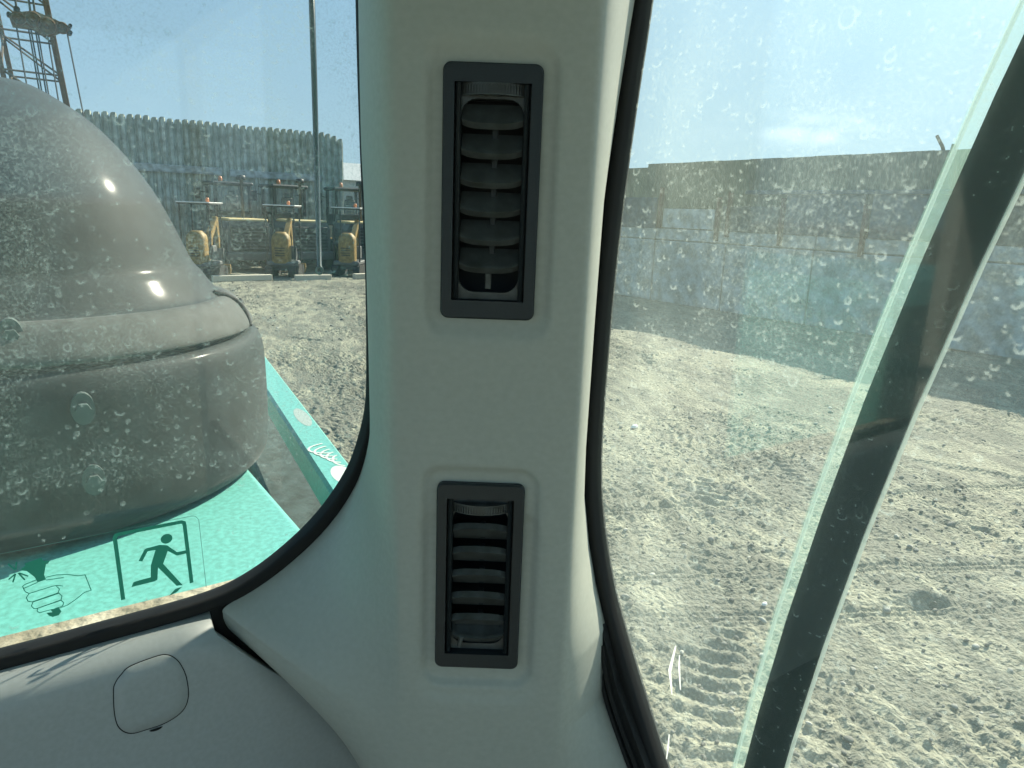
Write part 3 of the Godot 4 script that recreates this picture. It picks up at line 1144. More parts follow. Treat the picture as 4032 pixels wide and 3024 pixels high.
func rear_window(ex: Node3D) -> void:
	var w := part("rear_window", ex, "dusty rear window with a green emergency exit sticker")
	var path := rear_path()
	var s := sft(true)
	sweep(s, path, Vector3(0, 0, 1), 0.0135, 0.019, 0.25)
	obj(s, "rubber_seal", "rubber", w)
	var poly := PackedVector2Array()
	for p in path:
		poly.append(Vector2(p.x, p.y))
	poly.append(Vector2(-0.60, EY + 0.42))
	s = sft()
	prism(s, poly, -0.670, -0.666)
	obj(s, "glass_pane", "glass", w)
	put(flat_sheet(poly, func(q: Vector2) -> Vector3: return Vector3(q.x, q.y, -0.6712), Vector2(-0.25, EY + 0.36), 0.80), "dust_film", M["film_rear"], w, Vector3.ZERO, "dried dust and rain marks on the rear glass")
	# sticker on the inside of the glass
	s = sft()
	var z := -0.6648
	var off := Vector2(0, EY * 1000.0)
	var raise := func(a: Array) -> PackedVector2Array:
		var o := PackedVector2Array()
		for i in range(0, a.size(), 2):
			o.append((Vector2(a[i], a[i + 1]) + off) * 0.001)
		return o
	stroke(s, raise.call([48.1, -349.7, 46.5, -289.3, 47.6, -286.9, 49.8, -286.3, 100.5, -286.3, 102.7, -287.6, 103.1, -290.9, 105.3, -349.4]), 0.0033, z)
	disc(s, (Vector2(87.2, -299.8) + off) * 0.001, 0.0049, 0.0047, z)
	for a in [
		[63.1, -315.6, 68.4, -306.1, 70.3, -305.0, 81.2, -304.3, 87.3, -306.3, 95.0, -315.1, 102.2, -315.1, 102.8, -318.3, 94.7, -318.6, 87.3, -311.9, 82.7, -323.6, 97.5, -349.4, 92.3, -348.7, 78.2, -326.0, 76.9, -337.9, 74.7, -339.0, 55.4, -339.3, 57.4, -335.2, 59.3, -334.6, 71.6, -334.1, 72.5, -322.5, 77.4, -308.4, 70.9, -308.2, 66.0, -316.9],
		[85.3, -356.9, 90.9, -351.6, 97.0, -351.0, 91.8, -355.2],
		[-23.4, -301.0, -21.2, -298.9, -19.6, -298.0, -19.8, -295.9, -8.0, -293.9, -7.0, -296.7, -2.4, -297.9, -4.0, -300.1, -5.4, -300.4, -7.6, -309.5, -6.6, -314.2, -12.8, -315.0, -14.2, -309.8, -19.0, -302.9],
		[-9.4, -344.7, -6.8, -345.9, -5.1, -345.4, -6.2, -343.0, -0.6, -341.8, 1.3, -346.5, -1.0, -349.6, -5.5, -349.8, -8.0, -347.8]]:
		prism(s, raise.call(a), z, z, Transform3D.IDENTITY, false)
	for a in [[-30.8, -293.3, -26.7, -299.5], [-25.1, -293.2, -26.2, -299.6], [-31.9, -307.0, -26.8, -303.3], [-26.8, -303.3, -29.3, -310.3], [-24.8, -303.0, -21.1, -310.5], [-24.2, -303.2, -18.6, -307.7]]:
		stroke(s, raise.call(a), 0.0012, z)
	for a in [
		[-6.5, -312.0, 0.9, -311.9, 8.9, -313.7, 16.2, -317.1, 21.4, -317.5, 24.6, -333.2, 19.5, -333.8, 12.1, -338.8, 6.2, -341.9, 0.2, -343.2],
		[-13.2, -312.5, -21.2, -314.3, -23.2, -315.5, -22.8, -317.7, -12.8, -315.0], [-6.8, -314.6, 1.9, -315.3, 5.9, -315.8],
		[-22.8, -317.7, -21.9, -321.0, -19.5, -323.3, -2.7, -321.4, 0.6, -321.7, 4.7, -323.4],
		[-0.1, -322.0, 1.8, -325.4, 0.6, -328.6, -18.0, -331.4],
		[-19.5, -323.5, -21.8, -326.3, -20.9, -330.1, -17.7, -331.7, 1.2, -329.2, 3.0, -332.4, 2.0, -335.7, -15.1, -338.4],
		[-17.8, -331.9, -19.1, -335.0, -17.7, -337.9, -15.1, -338.4, 2.0, -336.1, 3.6, -338.9, 2.5, -341.7, -1.4, -342.3],
		[-15.1, -338.7, -15.7, -340.9, -14.2, -342.9, -4.8, -342.5]]:
		stroke(s, raise.call(a), 0.0007, z)
	obj(s, "exit_sticker", "decal_green", w, "green symbols of a fist with a hammer and a man running out of a door")
	s = sft()
	stroke(s, raise.call([-47.4, -283.5, -35.0, -283.2, 109.6, -282.3, 112.8, -283.3, 115.4, -287.2, 117.7, -357.4]), 0.0004, z)
	obj(s, "sticker_border", "decal_line", w)

func edge_z(y: float) -> float:
	return -0.2282 + 0.2535 * y + 0.1674 * y * y

func side_window(ex: Node3D) -> void:
	var w := part("side_window", ex, "dusty sliding side window of two overlapping panes")
	var p := []
	for q in [[0.44, -0.452], [0.30, -0.467], [0.178, -0.4775], [0.09, -0.488], [0.0, -0.4965], [-0.1, -0.5015], [-0.2, -0.5025], [-0.26, -0.4985], [-0.31, -0.487], [-0.36, -0.468], [-0.40, -0.446], [-0.45, -0.415], [-0.51, -0.375], [-0.58, -0.325], [-0.63, -0.27], [-0.655, -0.19], [-0.66, 0.0], [-0.66, 0.4], [-0.66, 0.9]]:
		p.append(Vector3(0.4495, EY + q[0], q[1]))
	p = spline(p, 5)
	var s := sft(true)
	sweep(s, p, Vector3(1, 0, 0), 0.0185, 0.020, 0.25)
	obj(s, "rubber_seal", "rubber", w)
	# black corner block inside the seal
	s = sft()
	var blk := poly_points([-0.452, -0.386, -0.449, -0.456, -0.393, -0.508, -0.335, -0.572, -0.29, -0.63, -0.27, -0.61, -0.31, -0.56, -0.375, -0.500, -0.425, -0.437])
	var turn := Transform3D(Basis(Vector3(0, 0, 1), Vector3(0, 1, 0), Vector3(1, 0, 0)), Vector3(0, EY, 0))
	prism(s, blk, 0.432, 0.452, turn)
	for k in 2:
		var rib := []
		for q in [[-0.447, -0.405], [-0.427, -0.452], [-0.375, -0.515], [-0.32, -0.575], [-0.28, -0.62]]:
			rib.append(Vector3(0.431, EY + q[1] - 0.012 * k, q[0] - 0.004 * k))
		tube(s, spline(rib, 4), 0.0035, 6)
	obj(s, "corner_block", "rubber", w)
	# panes: (z, y) outlines
	var y0 := EY - 0.66
	var y1 := EY + 0.44
	var rear := PackedVector2Array()
	for q in p:
		if q.z < edge_z(q.y - EY) + 0.041:
			rear.append(Vector2(q.z, q.y))
		else:
			break
	rear.append(Vector2(edge_z(rear[-1].y - EY - 0.004) + 0.0487, rear[-1].y - 0.004))
	for k in range(1, 13):
		var ye := lerpf(rear[-1].y - EY, 0.44, k / 12.0) if k == 12 else lerpf(-0.6, 0.44, k / 12.0)
		if ye > rear[-1].y - EY + 0.005:
			rear.append(Vector2(edge_z(ye) + 0.0487, EY + ye))
	var front := PackedVector2Array()
	for k in 13:
		var ye := lerpf(-0.66, 0.44, k / 12.0)
		front.append(Vector2(edge_z(ye), EY + ye))
	front.append(Vector2(0.9, y1))
	front.append(Vector2(0.9, y0))
	s = sft()
	prism(s, rear, 0.450, 0.454, turn_zy())
	obj(s, "rear_pane", "glass", w)
	put(flat_sheet(rear, func(q: Vector2) -> Vector3: return Vector3(0.4552, q.y, q.x), Vector2(-0.55, EY + 0.40), 0.80), "dust_film", M["film_side"], w, Vector3.ZERO, "thick dried rain marks on the side glass")
	s = sft()
	prism(s, front, 0.463, 0.467, turn_zy())
	obj(s, "front_pane", "glass", w)
	put(flat_sheet(front, func(q: Vector2) -> Vector3: return Vector3(0.4682, q.y, q.x), Vector2(-0.52, EY + 0.43), 0.80), "dust_film", M["film_front"], w, Vector3.ZERO, "dried rain marks on the sliding pane")
	for q in [[-0.3700, -0.3726, 0.0007, -0.3980, -0.3765, 0.0018, -0.4190, -0.3712, 0.0006], [-0.3760, -0.3675, 0.0005, -0.3900, -0.3660, 0.0012, -0.4085, -0.3624, 0.0005], [-0.4600, -0.3698, 0.0005, -0.4720, -0.3696, 0.0010, -0.4870, -0.3700, 0.0005]]:
		s = sft()
		for k in [0, 3]:
			quad(s, Vector3(0.4496, EY + q[k], q[k + 1] - q[k + 2]), Vector3(0.4496, EY + q[k], q[k + 1] + q[k + 2]), Vector3(0.4496, EY + q[k + 3], q[k + 4] + q[k + 5]), Vector3(0.4496, EY + q[k + 3], q[k + 4] - q[k + 5]))
		obj(s, "scratch_mark", "scratch", w, "white scratched streak low on the side glass")
	# ground edges of the two panes, the pale bevel and the dark seal strip caught between them
	var bar := func(z0: float, z1: float, x0: float, x1: float, key: String, called: String) -> void:
		var t := sft()
		var pl := PackedVector2Array()
		for k in 13:
			var ye := lerpf(-0.66, 0.44, k / 12.0)
			pl.append(Vector2(edge_z(ye) + z0, EY + ye))
		for k in 13:
			var ye := lerpf(0.44, -0.66, k / 12.0)
			pl.append(Vector2(edge_z(ye) + z1, EY + ye))
		prism(t, pl, x0, x1, turn_zy())
		obj(t, called, key, w)
	bar.call(-0.0007, 0.0005, 0.4629, 0.4671, "glass_edge", "pane_edge")
	bar.call(0.0006, 0.0120, 0.4580, 0.4590, "glass_rim", "pane_bevel")
	bar.call(0.0125, 0.0445, 0.4572, 0.4592, "strip", "seal_strip")
	bar.call(0.0480, 0.0494, 0.4500, 0.4541, "glass_edge", "pane_edge")

func turn_zy() -> Transform3D:
	return Transform3D(Basis(Vector3(0, 0, 1), Vector3(0, 1, 0), Vector3(1, 0, 0)), Vector3.ZERO)

func cab_shell(ex: Node3D) -> void:
	var c := part("cab_shell", ex, "teal steel cab shell with pale lining")
	var add := func(called: String, key: String, list: Array) -> void:
		var s := sft()
		for b in list:
			box(s, Vector3((b[0] + b[1]) * 0.5, EY + (b[2] + b[3]) * 0.5, (b[4] + b[5]) * 0.5), Vector3(b[1] - b[0], b[3] - b[2], b[5] - b[4]), 0.004)
		obj(s, called, key, c)
	# x0, x1, y0, y1, z0, z1 about the eye
	add.call("roof", "liner", [[-0.66, 0.52, 0.445, 0.53, -0.80, 1.05]])
	add.call("floor", "cab_floor", [[-0.66, 0.52, -1.32, -1.25, -0.70, 1.05]])
	add.call("corner_post", "teal", [[0.305, 0.482, -1.25, 0.445, -0.69, -0.548]])
	add.call("rear_wall", "teal", [[-0.66, 0.305, -1.25, -0.386, -0.70, -0.672]])
	add.call("dark_gap_filler", "rubber", [[-0.62, 0.30, -1.25, -0.3765, -0.6715, -0.6605]])  # black board added behind the trim gap to darken it
	add.call("right_wall", "liner", [[-0.66, -0.62, -1.25, -0.42, -0.70, 1.05]])
	add.call("right_post", "liner", [[-0.66, -0.605, -0.42, 0.445, -0.70, -0.58]])
	add.call("front_post", "liner", [[-0.66, -0.60, -0.42, 0.445, 0.98, 1.05]])
	add.call("front_post", "liner", [[0.445, 0.50, -1.25, 0.445, 0.96, 1.05]])
	add.call("door_panel", "liner", [[0.452, 0.50, -1.25, -0.672, -0.515, 0.955]])
	add.call("front_wall", "liner", [[-0.60, 0.44, -1.25, -0.95, 1.0, 1.05]])
	var s := sft()
	box(s, Vector3(-0.64, EY + 0.01, 0.2), Vector3(0.005, 0.85, 1.55))
	obj(s, "right_pane", "glass", c)
	s = sft()
	box(s, Vector3(-0.08, EY - 0.25, 1.025), Vector3(1.04, 1.38, 0.005))
	obj(s, "windscreen", "glass", c)

func rear_body(ex: Node3D) -> void:
	# dusty ledge right outside the rear glass
	var s := sft()
	box(s, Vector3(-0.15, EY - 0.407, -0.708), Vector3(0.90, 0.024, 0.066), 0.004)
	obj(s, "dusty_ledge", "dust_ledge", ex, "ledge under the rear glass buried in pale dust")
	# hood
	var hood := part("engine_hood", ex, "flat teal engine hood behind the cab")
	var prof := PackedVector2Array()
	prof.append(Vector2(-1.7, 1.34))
	prof.append(Vector2(-1.7, EY - 0.62))
	for k in 9:
		var a := PI * 0.5 * (1.0 - k / 8.0)
		prof.append(Vector2(0.397 + cos(a) * 0.018, EY - 0.638 + sin(a) * 0.018))
	prof.append(Vector2(0.415, 1.34))
	s = sft()
	prism(s, prof, -2.75, -0.745)
	obj(s, "hood_panel", "teal", hood)
	s = sft()
	box(s, Vector3(-1.16, EY - 0.42, -1.75), Vector3(1.08, 0.60, 1.9), 0.05)  # unseen block, added to hold sky light off the dome's left side
	obj(s, "added_sky_blocker", "teal", hood)
	# domed cover, a lathe about an upright axis
	var dc := part("domed_cover", ex, "large grey bell-shaped plastic cover with a collar and bolted skirt")
	dc.position = Vector3(-0.02, EY, -1.93)
	s = sft(true)
	var bell := [[0.0, 0.236], [0.034, 0.2345], [0.08, 0.230], [0.128, 0.207], [0.195, 0.160], [0.252, 0.098], [0.303, 0.024], [0.340, -0.052], [0.364, -0.109], [0.378, -0.140], [0.394, -0.160], [0.412, -0.185], [0.430, -0.2065], [0.442, -0.214]]
	var bp := []
	for q in bell:
		bp.append(Vector2(q[0], q[1]))
	lathe(s, spline(bp, 4), Vector3.ZERO, 96)
	obj(s, "bell", "cover", dc)
	s = sft(true)
	lathe(s, spline([Vector2(0.430, -0.2150), Vector2(0.452, -0.213), Vector2(0.474, -0.228), Vector2(0.497, -0.258), Vector2(0.506, -0.276), Vector2(0.503, -0.284), Vector2(0.488, -0.2870)], 5), Vector3.ZERO, 96)
	obj(s, "collar", "cover_band", dc)
	s = sft(true)
	lathe(s, [Vector2(0.49, -0.2865), Vector2(0.496, -0.291), Vector2(0.49, -0.2955)], Vector3.ZERO, 96)
	obj(s, "seam", "rubber", dc)
	s = sft(true)
	lathe(s, spline([Vector2(0.488, -0.2955), Vector2(0.503, -0.2965), Vector2(0.517, -0.308), Vector2(0.527, -0.335), Vector2(0.530, -0.37), Vector2(0.532, -0.45), Vector2(0.532, -0.53), Vector2(0.530, -0.572), Vector2(0.522, -0.594), Vector2(0.508, -0.608), Vector2(0.49, -0.616), Vector2(0.46, -0.622)], 5), Vector3.ZERO, 96)
	obj(s, "skirt", "cover", dc)
	# dark split in the collar at its right side, and the strap end beside it
	s = sft(true)
	var cut := []
	for q in [[0.428, -0.205, 0.40], [0.452, -0.212, 0.38], [0.476, -0.228, 0.36], [0.492, -0.248, 0.37], [0.503, -0.268, 0.40], [0.507, -0.280, 0.42]]:
		cut.append(Vector3(cos(q[2]) * q[0], q[1], sin(q[2]) * q[0]))
	tube(s, spline(cut, 4), 0.008, 8, 0.005)
	cut = []
	for k in 5:
		var a := 0.36 - 0.05 * k
		cut.append(Vector3(cos(a) * 0.482, -0.234, sin(a) * 0.482))
	tube(s, cut, 0.005, 8, 0.004)
	obj(s, "collar_split", "rubber", dc)
	for b in [[0.0, -0.232, 0.415], [0.090, -0.358, 0.536], [0.095, -0.492, 0.533]]:
		var rad: float = b[2]
		var bx: float = b[0]
		var bz := sqrt(rad * rad - bx * bx)
		if b[1] > -0.25:
			bz = 0.468
		s = sft()
		var hex := PackedVector2Array()
		for k in 6:
			hex.append(Vector2(bx + cos(PI2 * k / 6.0) * 0.0125, b[1] + sin(PI2 * k / 6.0) * 0.0125))
		var wash := PackedVector2Array()
		for k in 20:
			wash.append(Vector2(bx + cos(PI2 * k / 20.0) * 0.0185, b[1] + sin(PI2 * k / 20.0) * 0.029))
		prism(s, wash, bz - 0.02, bz + 0.003)
		prism(s, hex, bz - 0.01, bz + 0.014)
		obj(s, "bolt", "bolt", dc)
	# side rail with stripes
	var rl := part("side_rail", ex, "sloping teal side rail with pale swirl decals")
	rl.position = Vector3(0.557, EY - 0.62, -1.435)
	rl.rotation.y = -0.1366
	s = sft()
	box(s, Vector3(0.012, -0.042, -0.45), Vector3(0.085, 0.084, 2.3), 0.008)
	obj(s, "rail_bar", "teal", rl)
	s = sft()
	box(s, Vector3(-0.03, -0.45, -0.45), Vector3(0.16, 0.5, 2.28), 0.01)
	obj(s, "inner_step", "side_step", rl)
	s = sft()
	var flat := Transform3D(Basis(Vector3(1, 0, 0), Vector3(0, 0, 1), Vector3(0, 1, 0)), Vector3(0, 0.0004, 0))
	for k in 5:
		var arc := PackedVector2Array()
		for i in 13:
			var a := -1.2 + 2.4 * i / 12.0
			arc.append(Vector2(clampf(0.050 - cos(a) * (0.030 + 0.010 * k), -0.026, 0.050), -0.20 - k * 0.026 + sin(a) * 0.045))
		var t := sft()
		stroke(t, arc, 0.006, 0.0002 * k)
		s.append_from(t.commit(), 0, flat)
	obj(s, "swirl_decal", "decal_pale", rl)
	s = sft()
	var t2 := sft()
	disc(t2, Vector2(0.020, -0.10), 0.026, 0.065, 0.0)
	s.append_from(t2.commit(), 0, flat)
	obj(s, "round_decal", "decal_pale", rl)
	s = sft()
	t2 = sft()
	disc(t2, Vector2(0.024, -0.62), 0.020, 0.10, 0.0)
	s.append_from(t2.commit(), 0, flat)
	obj(s, "oval_decal", "decal_grey", rl)
	# thin hanging rod outside the glass
	var hr := part("hanging_rod", ex, "thin steel rod with an eye at its foot hanging outside the rear window")
	s = sft(true)
	tube(s, [Vector3(0.338, EY + 0.47, -0.95), Vector3(0.339, EY + 0.15, -0.95), Vector3(0.339, EY - 0.079, -0.95)], 0.0044, 12, 0.0032)
	obj(s, "rod", "steel", hr)
	s = sft(true)
	var ring := []
	for k in 21:
		var a := PI2 * k / 20.0
		ring.append(Vector3(0.339 + cos(a) * 0.0042, EY - 0.0845 + sin(a) * 0.0046, -0.95))
	tube(s, ring, 0.0018, 8)
	obj(s, "eye", "steel", hr)
	s = sft()
	box(s, Vector3(0.338, EY + 0.475, -0.88), Vector3(0.03, 0.012, 0.17), 0.002)
	obj(s, "bracket", "frame_dark", hr)

func under_body(ex: Node3D) -> void:
	var u := part("undercarriage", ex)
	var s := sft()
	box(s, Vector3(-0.75, 1.14, -0.55), Vector3(2.55, 0.36, 4.4), 0.03)
	obj(s, "platform", "frame_dark", u)
	s = sft(true)
	lathe(s, [Vector2(0, 0.70), Vector2(0.6, 0.70), Vector2(0.62, 0.97), Vector2(0, 0.97)], Vector3(-0.75, 0, -0.4), 32)
	box(s, Vector3(-0.75, 0.62, -0.4), Vector3(1.6, 0.25, 1.4), 0.02)
	obj(s, "turntable", "frame_dark", u)
	for e in [-1, 1]:
		s = sft()
		var st := round_rect(3.6, 0.80, 0.38, 8)
		prism(s, st, -0.25, 0.25, Transform3D(Basis(Vector3(0, 0, 1), Vector3(0, 1, 0), Vector3(1, 0, 0)), Vector3(-0.75 + e * 0.9, 0.40, -0.4)))
		obj(s, "crawler_track", "machine_black", u)

# ---------------------------------------------------------------- other machines
func mini_excavator(label: String, at: Vector3, turn: float) -> void:
	var t := thing("mini_excavator", label, "mini excavator", at, turn, "mini excavators parked before the fence")
	var side := Transform3D(Basis(Vector3(0, 0, 1), Vector3(0, 1, 0), Vector3(1, 0, 0)), Vector3.ZERO)
	var s: SurfaceTool
	for e in [-1, 1]:
		s = sft()
		prism(s, round_rect(1.6, 0.42, 0.2, 6), -0.13, 0.13, Transform3D(side.basis, Vector3(e * 0.42, 0.21, 0)))
		obj(s, "crawler_track", "tyre", t)
	s = sft()
	box(s, Vector3(0, 0.34, 0), Vector3(0.58, 0.2, 0.9), 0.02)
	box(s, Vector3(0, 0.50, -0.05), Vector3(1.0, 0.16, 1.25), 0.04)
	obj(s, "slew_platform", "machine_grey", t)
	# rounded engine bonnet at the tail
	s = sft(true)
	var rows := []
	for j in 9:
		var v := j / 8.0
		var y := 0.52 + 1.12 * v
		var k := sqrt(maxf(0.0, 1.0 - pow(maxf(0.0, v - 0.72) / 0.29, 2.0)))
		var row := []
		for i in 25:
			var a := PI2 * i / 24.0
			var cx := signf(cos(a)) * pow(absf(cos(a)), 0.55)
			var cz := signf(sin(a)) * pow(absf(sin(a)), 0.55)
			row.append(Vector3(cx * 0.33 * (0.35 + 0.65 * k), y, -0.42 + cz * 0.27 * (0.35 + 0.65 * k)))
		rows.append(row)
	grid(s, rows)
	var lid := []
	for q in rows[8]:
		lid.append(Vector3(0, 1.645, -0.42))
	grid(s, [rows[8], lid])
	obj(s, "bonnet", "yellow", t)
	s = sft()
	for k in 4:
		box(s, Vector3(0, 0.80 + 0.09 * k, -0.70), Vector3(0.34, 0.03, 0.02))
	obj(s, "grille", "machine_black", t)
	s = sft()
	box(s, Vector3(0.05, 0.80, 0.08), Vector3(0.5, 0.14, 0.5), 0.05)
	box(s, Vector3(0.05, 1.12, -0.14), Vector3(0.48, 0.62, 0.13), 0.05)
	obj(s, "seat", "machine_black", t)
	for e in [-1, 1]:
		s = sft()
		box(s, Vector3(0.05 + e * 0.36, 0.88, 0.16), Vector3(0.14, 0.5, 0.4), 0.03)
		tube(s, [Vector3(0.05 + e * 0.36, 1.1, 0.3), Vector3(0.05 + e * 0.36, 1.38, 0.33)], 0.022, 6)
		obj(s, "console", "machine_grey", t)
	for q in [[-0.50, -0.52], [0.50, -0.52], [-0.50, 0.5], [0.50, 0.5]]:
		s = sft()
		tube(s, [Vector3(q[0], 0.55, q[1]), Vector3(q[0], 2.52, q[1] * 0.96)], 0.03, 8)
		obj(s, "canopy_post", "machine_black", t)
	s = sft()
	box(s, Vector3(0, 2.54, 0), Vector3(1.12, 0.05, 1.18), 0.02)
	var roof := obj(s, "canopy_roof", "machine_black", t)
	s = sft()
	box(s, Vector3(0, 2.585, 0), Vector3(1.14, 0.035, 1.2), 0.012)
	obj(s, "roof_sheet", "roof_white", roof)
	s = sft(true)
	lathe(s, [Vector2(0, 0.16), Vector2(0.045, 0.15), Vector2(0.06, 0.10), Vector2(0.062, 0.0), Vector2(0, 0.0)], Vector3(-0.15, 2.6, 0.3), 12)
	obj(s, "beacon", "beacon", t)
	# boom, arm and bucket in front
	s = sft()
	prism(s, poly_points([0.55, 0.5, 0.75, 0.5, 1.0, 1.35, 1.55, 1.95, 1.5, 2.1, 0.85, 1.55]), -0.09, 0.09, Transform3D(side.basis, Vector3(0.1, 0, 0)))
	obj(s, "boom", "yellow", t)
	s = sft()
	prism(s, poly_points([1.42, 2.12, 1.62, 2.08, 1.72, 0.95, 1.6, 0.92]), -0.07, 0.07, Transform3D(side.basis, Vector3(0.1, 0, 0)))
	obj(s, "dipper_arm", "yellow", t)
	s = sft()
	prism(s, poly_points([1.55, 0.95, 1.75, 0.95, 1.8, 0.6, 1.62, 0.32, 1.35, 0.36, 1.5, 0.62]), -0.2, 0.2, Transform3D(side.basis, Vector3(0.1, 0, 0)))
	obj(s, "bucket", "machine_grey", t)
	s = sft()
	prism(s, poly_points([0.92, 0.10, 0.97, 0.07, 1.03, 0.22, 1.0, 0.42, 0.93, 0.42, 0.96, 0.24]), -0.58, 0.58, side)
	obj(s, "dozer_blade", "yellow", t)
	s = sft(true)
	lathe(s, [Vector2(0, 0.02), Vector2(0.07, 0.0), Vector2(0.075, -0.05), Vector2(0, -0.06)], Vector3(0.34, 1.02, 0.62), 12)
	obj(s, "work_lamp", "lamp_glass", t)

func wheel_loader(label: String, at: Vector3, turn: float) -> void:
	# seen from behind: the tail points along +z
	var t := thing("wheel_loader", label, "wheel loader", at, turn, "wheel loaders parked before the fence")
	var s := sft()
	prism(s, poly_points([-0.85, 0.75, 0.85, 0.75, 0.85, 1.70, 0.72, 1.95, -0.72, 1.95, -0.85, 1.70]), -0.4, 1.6)
	obj(s, "rear_hood", "machine_grey", t)
	s = sft()
	box(s, Vector3(0, 1.99, 0.75), Vector3(1.5, 0.10, 1.6), 0.03)
	obj(s, "hood_top", "yellow_pale", t)
	s = sft()
	box(s, Vector3(0, 1.30, 1.62), Vector3(1.42, 0.95, 0.06), 0.02)
	var g := obj(s, "radiator_grille", "machine_black", t)
	for k in 7:
		s = sft()
		box(s, Vector3(0, 0.92 + 0.13 * k, 1.66), Vector3(1.34, 0.03, 0.03))
		obj(s, "grille_bar", "machine_grey", g)
	s = sft()
	box(s, Vector3(0, 0.62, 1.5), Vector3(1.9, 0.32, 0.5), 0.04)
	obj(s, "counterweight", "machine_grey", t)
	for q in [[-0.66, -1.5], [0.66, -1.5], [-0.66, -0.3], [0.66, -0.3]]:
		s = sft()
		box(s, Vector3(q[0], 2.55, q[1]), Vector3(0.12, 1.55, 0.12), 0.02)
		obj(s, "cab_post", "machine_black", t)
	s = sft()
	box(s, Vector3(0, 3.36, -0.9), Vector3(1.6, 0.14, 1.5), 0.05)
	obj(s, "cab_roof", "machine_black", t)
	s = sft()
	box(s, Vector3(0, 2.05, -0.9), Vector3(1.4, 0.5, 1.3), 0.03)
	obj(s, "cab_base", "machine_black", t)
	s = sft()
	box(s, Vector3(0, 2.75, -0.29), Vector3(1.2, 1.1, 0.01))
	obj(s, "rear_pane", "cab_glass", t)
	s = sft()
	box(s, Vector3(0.1, 2.55, -0.8), Vector3(0.5, 0.75, 0.16), 0.06)
	box(s, Vector3(0.1, 3.0, -0.8), Vector3(0.3, 0.2, 0.12), 0.05)
	obj(s, "seat", "machine_black", t)
	for e in [-1, 1]:
		s = sft()
		tube(s, [Vector3(e * 0.72, 3.0, -1.5), Vector3(e * 1.05, 3.05, -1.4)], 0.02, 6)
		box(s, Vector3(e * 1.05, 2.95, -1.38), Vector3(0.2, 0.42, 0.06), 0.02)
		obj(s, "mirror", "machine_black", t)
	s = sft(true)
	tube(s, [Vector3(0.15, 2.0, 0.4), Vector3(0.15, 3.55, 0.4)], 0.065, 10)
	lathe(s, [Vector2(0.0, 0.20), Vector2(0.16, 0.16), Vector2(0.17, 0.0), Vector2(0.0, 0.0)], Vector3(0.15, 3.50, 0.4), 14)
	obj(s, "exhaust_stack", "machine_black", t)
	s = sft(true)
	lathe(s, [Vector2(0, 0.20), Vector2(0.06, 0.18), Vector2(0.08, 0.10), Vector2(0.08, 0.0), Vector2(0, 0.0)], Vector3(-0.42, 3.43, -0.4), 12)
	obj(s, "beacon", "beacon", t)
	for q in [[-0.95, 0.85], [0.95, 0.85], [-0.95, -2.0], [0.95, -2.0]]:
		var w := part("wheel", t)
		w.position = Vector3(q[0], 0.68, q[1])
		w.rotation.z = PI * 0.5
		s = sft(true)
		lathe(s, [Vector2(0.36, -0.2), Vector2(0.62, -0.22), Vector2(0.68, -0.14), Vector2(0.68, 0.14), Vector2(0.62, 0.22), Vector2(0.36, 0.2)], Vector3.ZERO, 28)
		obj(s, "tyre", "tyre", w)
		s = sft(true)
		lathe(s, [Vector2(0, -0.12), Vector2(0.2, -0.10), Vector2(0.37, -0.18), Vector2(0.37, 0.18), Vector2(0.2, 0.10), Vector2(0, 0.12)], Vector3.ZERO, 24)
		obj(s, "rim", "yellow", w)
	s = sft()
	box(s, Vector3(0, 0.9, -1.9), Vector3(0.9, 0.6, 1.8), 0.05)
	obj(s, "front_frame", "yellow", t)
	s = sft()
	prism(s, poly_points([-0.5, 0.1, 0.45, 0.1, 0.5, 0.2, -0.1, 0.35, -0.3, 0.9, -0.55, 0.85]), -1.15, 1.15, Transform3D(Basis(Vector3(0, 0, -1), Vector3(0, 1, 0), Vector3(1, 0, 0)), Vector3(0, 0, -3.2)))
	obj(s, "bucket", "machine_grey", t)

func make_machines() -> void:
	mini_excavator("yellow mini excavator with canopy, half hidden by the grey domed cover", Vector3(5.45, 0.0, -27.0), 2.55)
	mini_excavator("yellow mini excavator with canopy, standing between two other mini excavators", Vector3(8.3, 0.0, -27.0), 2.62)
	mini_excavator("yellow mini excavator with canopy, beside the pillar and in front of a loader", Vector3(10.9, 0.0, -27.0), 2.5)
	wheel_loader("yellow wheel loader with black cab, right behind the half hidden mini excavator", Vector3(7.45, 0.0, -30.3), 0.05)
	wheel_loader("yellow wheel loader with black cab, parked between two other wheel loaders", Vector3(9.85, 0.0, -30.6), 0.12)
	wheel_loader("yellow wheel loader with black cab, standing by the end of the pile fence", Vector3(12.3, 0.0, -30.0), -0.04)

